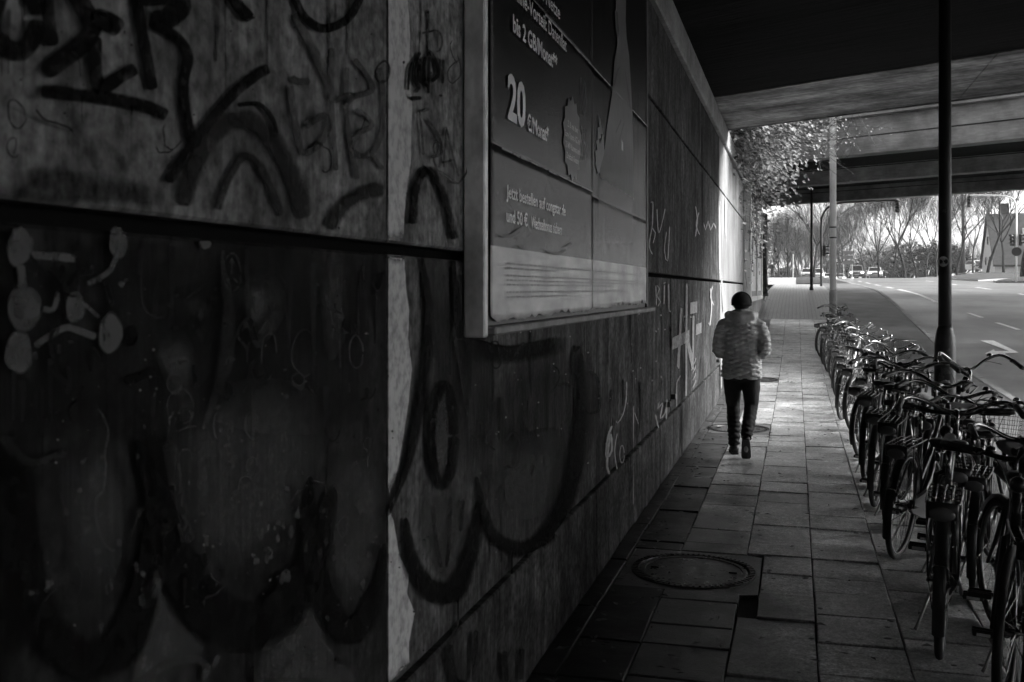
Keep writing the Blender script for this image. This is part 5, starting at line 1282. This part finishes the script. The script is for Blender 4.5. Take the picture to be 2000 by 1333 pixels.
# shrubs
def shrub_mesh(seed, n, leafs=.16):
    r_ = random.Random(seed); tw = MB(); lf_ = MB()
    for i in range(46):
        a = r_.uniform(0, 6.28); rr = r_.uniform(.1, 1); e = Vector((rr*math.cos(a), rr*math.sin(a), math.sqrt(max(0, 1-rr*rr*.8))*r_.uniform(.7, 1.15)))
        P = [Vector((e.x*.2, e.y*.2, 0)), Vector((e.x*.6, e.y*.6, e.z*.6)), e]; tw.tube(P, [.03, .018, .008], 3, cap=False)
        for j in range(7):
            p = P[1].lerp(P[2], r_.uniform(-.3, 1)); q_ = p+Vector((r_.gauss(0, .16), r_.gauss(0, .16), r_.uniform(.05, .3))); tw.tube([p, q_], [.009, .004], 3, cap=False)
            for _ in range(n):
                c = p.lerp(q_, r_.random())+Vector((r_.gauss(0, .06), r_.gauss(0, .06), r_.gauss(0, .06))); d = Vector((r_.gauss(0, 1), r_.gauss(0, 1), r_.gauss(.3, 1))).normalized(); s_ = leafs*r_.uniform(.4, 1); sd_ = d.orthogonal().normalized()
                lf_.add([c, c+d*s_*.5+sd_*s_*.3, c+d*s_, c+d*s_*.5-sd_*s_*.3], [(0, 1, 2, 3)])
    return tw.mesh('stem', V['twig']), lf_.mesh('foliage', V['shrub'])
SH = [shrub_mesh(5, 4), shrub_mesh(8, 6)]
shr = [(1668, 200, 4.7, 3.8, 'low twiggy shrub right behind the oncoming van'), (1700, 195, 5.7, 5.0, 'shrub behind the pale oncoming saloon car, left half'), (1735, 172, 5.7, 5.4, 'large shrub right of the oncoming cars, tallest of the thicket'),
 (1772, 160, 5.4, 5.0, 'shrub in the middle of the thicket right of the road'), (1806, 150, 5.2, 4.4, 'shrub in the thicket just left of the dark lamp post'), (1842, 140, 4.3, 3.9, 'shrub directly behind the dark lamp post'), (1877, 138, 3.0, 3.0, 'dark round shrub left of the car on the side road'),
 (1948, 112, 2.2, 1.8, 'low shrub below the white gable'), (1968, 108, 2.4, 1.7, 'low shrub in front of the dark house roof'), (1532, 200, 5.0, 2.6, 'hedge shrub far behind the distant walking person'), (1560, 215, 5.1, 3.0, 'hedge shrub left behind the cars'), (1640, 220, 6.7, 4.0, 'wide shrub above the queue of cars'), (1600, 215, 6.1, 3.4, 'shrub behind the pale lamp post')]
for i, (u, den, w, h, lb) in enumerate(shr):
    p = gnd(u, den, -.3); t = thing('shrub', lb, 'shrub', p, rng.uniform(0, 6), 'shrubs beyond the road'); t.scale = (w, w, h)
    a, b = SH[i % 2]; link('stem', a, t); o = link('foliage', b, t); o['kind'] = 'stuff'
# dense evergreen right of the dark post
p = gnd(1880, 125, -.2); t = thing('conifer_tree', 'dark evergreen tree crown between the dark lamp post and the white gable', 'tree', p)
q = MB(); q.tube([(0, 0, 0), (.1, 0, 5), (0, .1, 11)], [.3, .2, .05], 8); q.build('trunk', V['bark'], t, True)
nb = MB(); r_ = random.Random(77)
for i in range(60):
    z = r_.uniform(5.0, 11.5); a = r_.uniform(0, 6.28); rad = 2.6*(1-((z-7.5)/5.5)**2*.6); e = Vector((rad*math.cos(a), rad*math.sin(a), z+.4)); s0 = Vector((0, 0, z-.5))
    for j in range(70):
        c = s0.lerp(e, r_.uniform(.35, 1))+Vector((r_.gauss(0, .35), r_.gauss(0, .35), r_.gauss(0, .16))); d = Vector((r_.gauss(0, 1), r_.gauss(0, 1), r_.gauss(0, .5))).normalized(); sd_ = d.orthogonal().normalized(); s_ = r_.uniform(.12, .3)
        nb.add([c, c+d*s_*.5+sd_*s_*.15, c+d*s_, c+d*s_*.5-sd_*s_*.15], [(0, 1, 2, 3)])
o = nb.build('crown', V['needle'], t); o['kind'] = 'stuff'

# ================================================================== HOUSE behind the trees
hz = G(22, 115); hs = thing('house', 'house with white gable and dark roof behind the trees on the right', 'house', (20, 114, hz))
W_, D_, E_, RH = 15, 7.5, .75, 5.9
q = MB(); q.prism([(0, 0, -.3), (0, D_, -.3), (0, D_, E_), (0, D_/2, RH), (0, 0, E_)], (W_, 0, 0)); q.build('wall', V['housewall'], hs)
rf = MB()
for (ya, za, yb, zb) in ((-.5, E_-.45, D_/2, RH+.03), (D_+.5, E_-.45, D_/2, RH+.03)):
    rf.add([(-.25, ya, za), (W_+.3, ya, za), (W_+.3, yb, zb), (-.25, yb, zb), (-.25, ya, za+.18), (W_+.3, ya, za+.18), (W_+.3, yb, zb+.18), (-.25, yb, zb+.18)], [(0, 1, 2, 3), (4, 5, 6, 7), (0, 1, 5, 4), (1, 2, 6, 5), (2, 3, 7, 6), (3, 0, 4, 7)])
ro = rf.build('roof', V['houseroof'], hs)
sl = math.atan2(RH-E_, D_/2)
def onroof(x, t, up): return (x, -.5+(D_/2+.5)*t-.0-up*math.sin(sl), E_-.45+(RH-E_+.48)*t+.18+up*math.cos(sl))
q = MB(); q.box(onroof(3.6, .62, .05), (1.15, 1.0, .08), rx=sl, bev=.02); sk_ = q.build('skylight', V['pole_grey'], ro); q = MB(); q.box(onroof(3.6, .62, .10), (.95, .8, .02), rx=sl); q.build('pane', V['sticker'], sk_)
q = MB(); q.box((1.6, D_/2+.3, RH+.5), (.9, .7, 1.6), bev=.03); q.build('chimney', V['houseroof'], ro)
for (yy, zz, w_, h_) in ((2.6, 1.0, .9, 1.0), (4.9, 1.0, .9, 1.0), (3.75, 3.2, .8, 1.0)):
    q = MB(); q.box((-.03, yy, zz), (.06, w_, h_), bev=.01); w0 = q.build('window', V['pole_grey'], hs); q = MB(); q.box((-.065, yy, zz), (.02, w_-.16, h_-.16)); q.build('pane', V['carglass'], w0)

# ================================================================== CARS
def make_car(label, p, rz, paint, van=False, lights=True, small=False, group='cars on the far road'):
    t = thing('car', label, 'car', p, rz, group)
    L_, W2, H = (4.6, .93, 1.75) if van else (4.3, .88, 1.43)
    zb, zw = .28, (.98 if van else .88)
    side = [(-L_/2, zb+.12), (-L_/2+.08, zb), (L_/2-.08, zb), (L_/2, zb+.12), (L_/2, zw-.25), (L_/2-.10, zw-.10), (L_/2-1.0, zw+.02), (-L_/2+.25, zw+.02), (-L_/2, zw-.08)]
    q = MB(); n = len(side); vv = []
    for x, sh in ((-W2, .05), (-W2*.92, 0), (W2*.92, 0), (W2, .05)):
        for (y, z) in side: vv.append((x, y*(1-sh*.3), z if abs(x) < W2 else zb+.1+(z-zb-.1)*.86))
    q.add(vv, [(i*n+k, i*n+(k+1) % n, (i+1)*n+(k+1) % n, (i+1)*n+k) for i in range(3) for k in range(n)]+[tuple(range(n-1, -1, -1)), tuple(3*n+k for k in range(n))])
    bo = q.build('body', paint, t)
    yf, yr = L_/2-1.0, -L_/2+(.25 if van else .55); tf, trr = yf-.75, yr+(.2 if van else .5)
    q = MB(); w1 = W2*.90; w2_ = W2*.74
    q.add([(-w1, yf, zw), (w1, yf, zw), (w1, yr, zw), (-w1, yr, zw), (-w2_, tf, H), (w2_, tf, H), (w2_, trr, H), (-w2_, trr, H)], [(0, 3, 7, 4), (1, 5, 6, 2), (0, 4, 5, 1), (3, 2, 6, 7), (4, 7, 6, 5)])
    q.build('cabin', paint, t)
    def lerp(a, b, s_): return a+(b-a)*s_
    q = MB(); nrm = Vector((0, H-zw, yf-tf)).normalized()*.012
    def wsp(x, s_): return Vector((x*lerp(w1, w2_, s_), lerp(yf, tf, s_), lerp(zw, H, s_)))+nrm
    q.add([wsp(-.9, .10), wsp(.9, .10), wsp(.9, .9), wsp(-.9, .9)], [(0, 1, 2, 3)]); q.build('windscreen', V['carglass'], t)
    q = MB(); nrm2 = Vector((0, -(H-zw), trr-yr)).normalized()*.012
    def rwp(x, s_): return Vector((x*lerp(w1, w2_, s_), lerp(yr, trr, s_), lerp(zw, H, s_)))+nrm2
    q.add([rwp(-.85, .2), rwp(.85, .2), rwp(.85, .85), rwp(-.85, .85)], [(0, 3, 2, 1)]); q.build('rear_window', V['carglass'], t)
    for s_ in (-1, 1):
        q = MB(); ns = Vector((s_*(H-zw), 0, w1-w2_)).normalized()*.012
        def sp_(y0, y1, s): return Vector((s_*lerp(w1, w2_, s), lerp(y0, y1, s), lerp(zw, H, s)))+ns
        q.add([sp_(yf-.15, tf-.1, .15), sp_(yr+.1, trr+.1, .15), sp_(yr+.1, trr+.1, .88), sp_(yf-.15, tf-.1, .88)], [(0, 1, 2, 3)]); q.build('side_window', V['carglass'], t)
        q = MB(); q.ellip((s_*W2*.70, L_/2-.05, zw-.22), (.17, .08, .085), 12, 8); q.build('headlight', V['headlight'] if lights else V['glasslens'], t, True)
        q = MB(); q.ellip((s_*W2*.76, -L_/2+.04, zw-.15), (.12, .06, .09), 10, 6); q.build('tail_light', V['reflector'], t, True)
        q = MB(); q.box((s_*(W2+.08), yf-.3, zw+.1), (.16, .12, .12), bev=.03); q.build('mirror', paint, t)
        for y in (L_/2-.85, -L_/2+.8):
            q = MB(); q.lathe([(.2, -.09), (.30, -.09), (.315, -.05), (.315, .05), (.30, .09), (.2, .09)], (s_*(W2-.09), y, .315), 18, axis='X'); w0 = q.build('wheel', V['rubber'], t, True)
            q = MB(); q.lathe([(.2, 0), (.19, .012), (.05, .02)], (s_*(W2+.0), y, .315), 14, axis='X'); q.build('rim', V['alu'], w0, True)
    q = MB(); q.box((0, L_/2-.0, zw-.24), (W2*.85, .05, .13), bev=.02); q.build('grille', V['black'], t)
    q = MB(); q.box((0, L_/2+.01, zb+.16), (W2*1.7, .06, .14), bev=.02); q.build('bumper', V['cardark'], t)
    q = MB(); q.box((0, L_/2+.045, zb+.22), (.5, .012, .11)); q.build('number_plate', V['sticker'], t)
    return t
def car_at(u, den, *a, **k):
    p = gnd(u, den, -ROAD_DROP+.0); return make_car(a[0], p, a[1], *a[2:], **k)
car_at(1672, 128, 'dark fronted oncoming van with lit headlights, left of the pale saloon', math.pi-.02, V['carmid'], van=True)
car_at(1708, 124, 'pale oncoming saloon car with lit headlights, rightmost on the road', math.pi-.03, V['carlight'])
car_at(1577, 132, 'white car half hidden behind the dark pole on the far left', math.pi, V['carlight'], lights=False)
car_at(1597, 146, 'pale car glimpsed between the two thin dark poles', math.pi, V['carlight'], van=True)
car_at(1616, 168, 'small pale car in the distant queue, just left of the pale lamp post', math.pi, V['carlight'])
car_at(1640, 172, 'small pale car in the distant queue, just right of the pale lamp post', math.pi, V['carlight'])
car_at(1657, 176, 'small grey car in the distant queue, close behind the van', math.pi, V['carmid'])
car_at(1687, 180, 'small pale car between the van and the saloon, far back', math.pi, V['carlight'])
car_at(1908, 126, 'white car on the side road beyond the grass island', math.pi+.35, V['carlight'], lights=False)

# ================================================================== SIGNALS, POSTS, SIGNS
def signal_head(par, c, h=.62, w=.22, face=(0, -1), name='signal_head'):
    q = MB(); c = Vector(c); fx = Vector((face[0], face[1], 0)).normalized(); a = math.atan2(fx.y, fx.x)+math.pi/2
    q.box(c, (w, .16, h), rz=a, bev=.03); o = q.build(name, V['signal'], par)
    for k in (-1, 0, 1):
        cc = c+fx*.085+Vector((0, 0, k*h*.31)); q = MB(); q.lathe([(w*.36, 0), (w*.36, .012), (.01, .015)], (0, 0, 0), 14, axis='Y')
        M = Matrix.Rotation(a, 3, 'Z')@Matrix.Rotation(math.pi, 3, 'Z'); q.v = [tuple(cc+M@Vector(v)) for v in q.v]; q.build('lens', V['reflector'], o, True)
        q = MB(); R_ = w*.40; vv = []
        for i in range(9):
            b = math.pi*i/8; s_ = Vector((-fx.y, fx.x, 0))*R_*math.cos(b)+Vector((0, 0, R_*math.sin(b)))
            vv += [cc+s_, cc+s_+fx*.2]
        q.add(vv, [(2*i, 2*i+1, 2*i+3, 2*i+2) for i in range(8)]); q.build('visor', V['signal'], o)
    return o
pp = gnd(1604, 50); t = thing('traffic_light', 'thin dark traffic light mast with long arm hanging over the road', 'traffic light', pp)
k_ = 50/F; top = (HOR-395)*k_+CAMH-pp.z
armx = [(0, 0), (.0, top-1.15), (.06, top-.72), (.26, top-.34), (.75, top-.10), (1.6, top-.02), (3.62, top+.02)]
q = MB(); q.tube([(x, 0, z) for x, z in crom(armx, .2)], .055, 8); q.build('mast', V['pole_dark'], t, True)
signal_head(t, (3.58, 0, top-.30), .60, .20); signal_head(t, (.17, 0, (HOR-490)*k_+CAMH-pp.z), .56, .2, (1, -.35))
q = MB(); q.box((.08, 0, (HOR-490)*k_+CAMH-pp.z), (.2, .05, .05)); q.build('bracket', V['signal'], t)
pp = gnd(1585, 43.4); t = thing('signal_post', 'plain dark post on the left pavement edge under the far bridge', 'post', pp)
q = MB(); q.tube([(0, 0, -.05), (0, 0, (HOR-372)*43.4/F+CAMH-pp.z)], [.065, .05], 10); q.build('shaft', V['pole_dark'], t, True)
q = MB(); q.lathe([(.09, -.02), (.09, .12), (.066, .16)], (0, 0, 0), 12); q.build('foot', V['pole_dark'], t, True)
pp = gnd(1985, 57); t = thing('traffic_light', 'traffic light with round plate on the grass island at the right edge', 'traffic light', pp); k_ = 57/F
def zz(v): return (HOR-v)*k_+CAMH-pp.z
q = MB(); q.tube([(0, 0, 0), (0, 0, zz(405))], .05, 10); q.tube([(x, 0, z) for x, z in crom([(0, zz(410)), (-.15, zz(390)), (-.8, zz(382)), (-2.45, zz(380))], .2)], .04, 8); q.build('mast', V['pole_grey'], t, True)
signal_head(t, (-.2, -.02, zz(469)), .68, .24, (-.6, -1)); signal_head(t, (.24, -.02, zz(469)), .68, .24, (.9, -.8)); signal_head(t, (-2.5, 0, zz(392)), .66, .2)
q = MB(); q.lathe([(.26, -.012), (.26, .012), (.01, .014)], (-.0, -.075, zz(492)), 24, axis='Y'); q.build('round_plate', V['signal'], t)
pp = gnd(1656, 112); t = thing('road_sign', 'blurred grey direction board standing above the queue of cars', 'road sign', pp); k_ = 112/F
for s_ in (-.45, .45): q = MB(); q.tube([(s_, 0, 0), (s_, 0, zz(488))], .05, 6); q.build('post', V['pole_grey'], t)
for v in (494, 503, 513): q = MB(); q.box((0, -.07, zz(v)), (1.15, .04, .42), bev=.01); q.build('panel', V['sign'], t)
pp = gnd(1549, 95); t = thing('marker_post', 'thin pale post on the verge right of the distant walker', 'post', pp); k_ = 95/F
q = MB(); q.tube([(0, 0, 0), (0, 0, zz(492))], .05, 8); q.build('shaft', V['pole_grey'], t); q = MB(); q.box((0, -.06, zz(494)), (.3, .02, .3), bev=.005); q.build('plate', V['sign'], t)

# ================================================================== small litter on the pavement
lb_ = MB()
for i in range(800):
    if i < 480: x = -1.12+abs(rng.gauss(0, .22)); y = rng.uniform(3.5, 20)
    else: x = rng.uniform(-.9, 1.3); y = rng.uniform(4, 26)
    s_ = rng.uniform(.008, .035)*(1 if i < 770 else 1.6); a = rng.uniform(0, 6.28); z = g(y)+.006; c_, n_ = math.cos(a), math.sin(a); w = s_*rng.uniform(.3, .6)
    lb_.add([(x-c_*s_, y-n_*s_, z), (x+n_*w, y-c_*w, z+rng.uniform(.002, .012)), (x+c_*s_, y+n_*s_, z+.002), (x-n_*w, y+c_*w, z+rng.uniform(0, .010))], [(0, 1, 2, 3)])
tag(lb_.build('fallen_leaves', V['litter'], kind='stuff'), 'scraps of fallen leaves and litter on the pavement', 'litter')

# ================================================================== hazy air
hm = bpy.data.materials.new('haze_air'); hm.use_nodes = True; N = hm.node_tree.nodes; N.remove(N['Principled BSDF'])
pv = N.new('ShaderNodeVolumePrincipled'); pv.inputs['Color'].default_value = (.9, .9, .9, 1); pv.inputs['Density'].default_value = HAZE; pv.inputs['Anisotropy'].default_value = .2
hm.node_tree.links.new(pv.outputs[0], N['Material Output'].inputs['Volume'])
if HAZE > 0:
    q = MB(); q.box((60, 700, 11), (760, 1700, 25)); hz_o = q.build('haze', hm, kind='stuff')
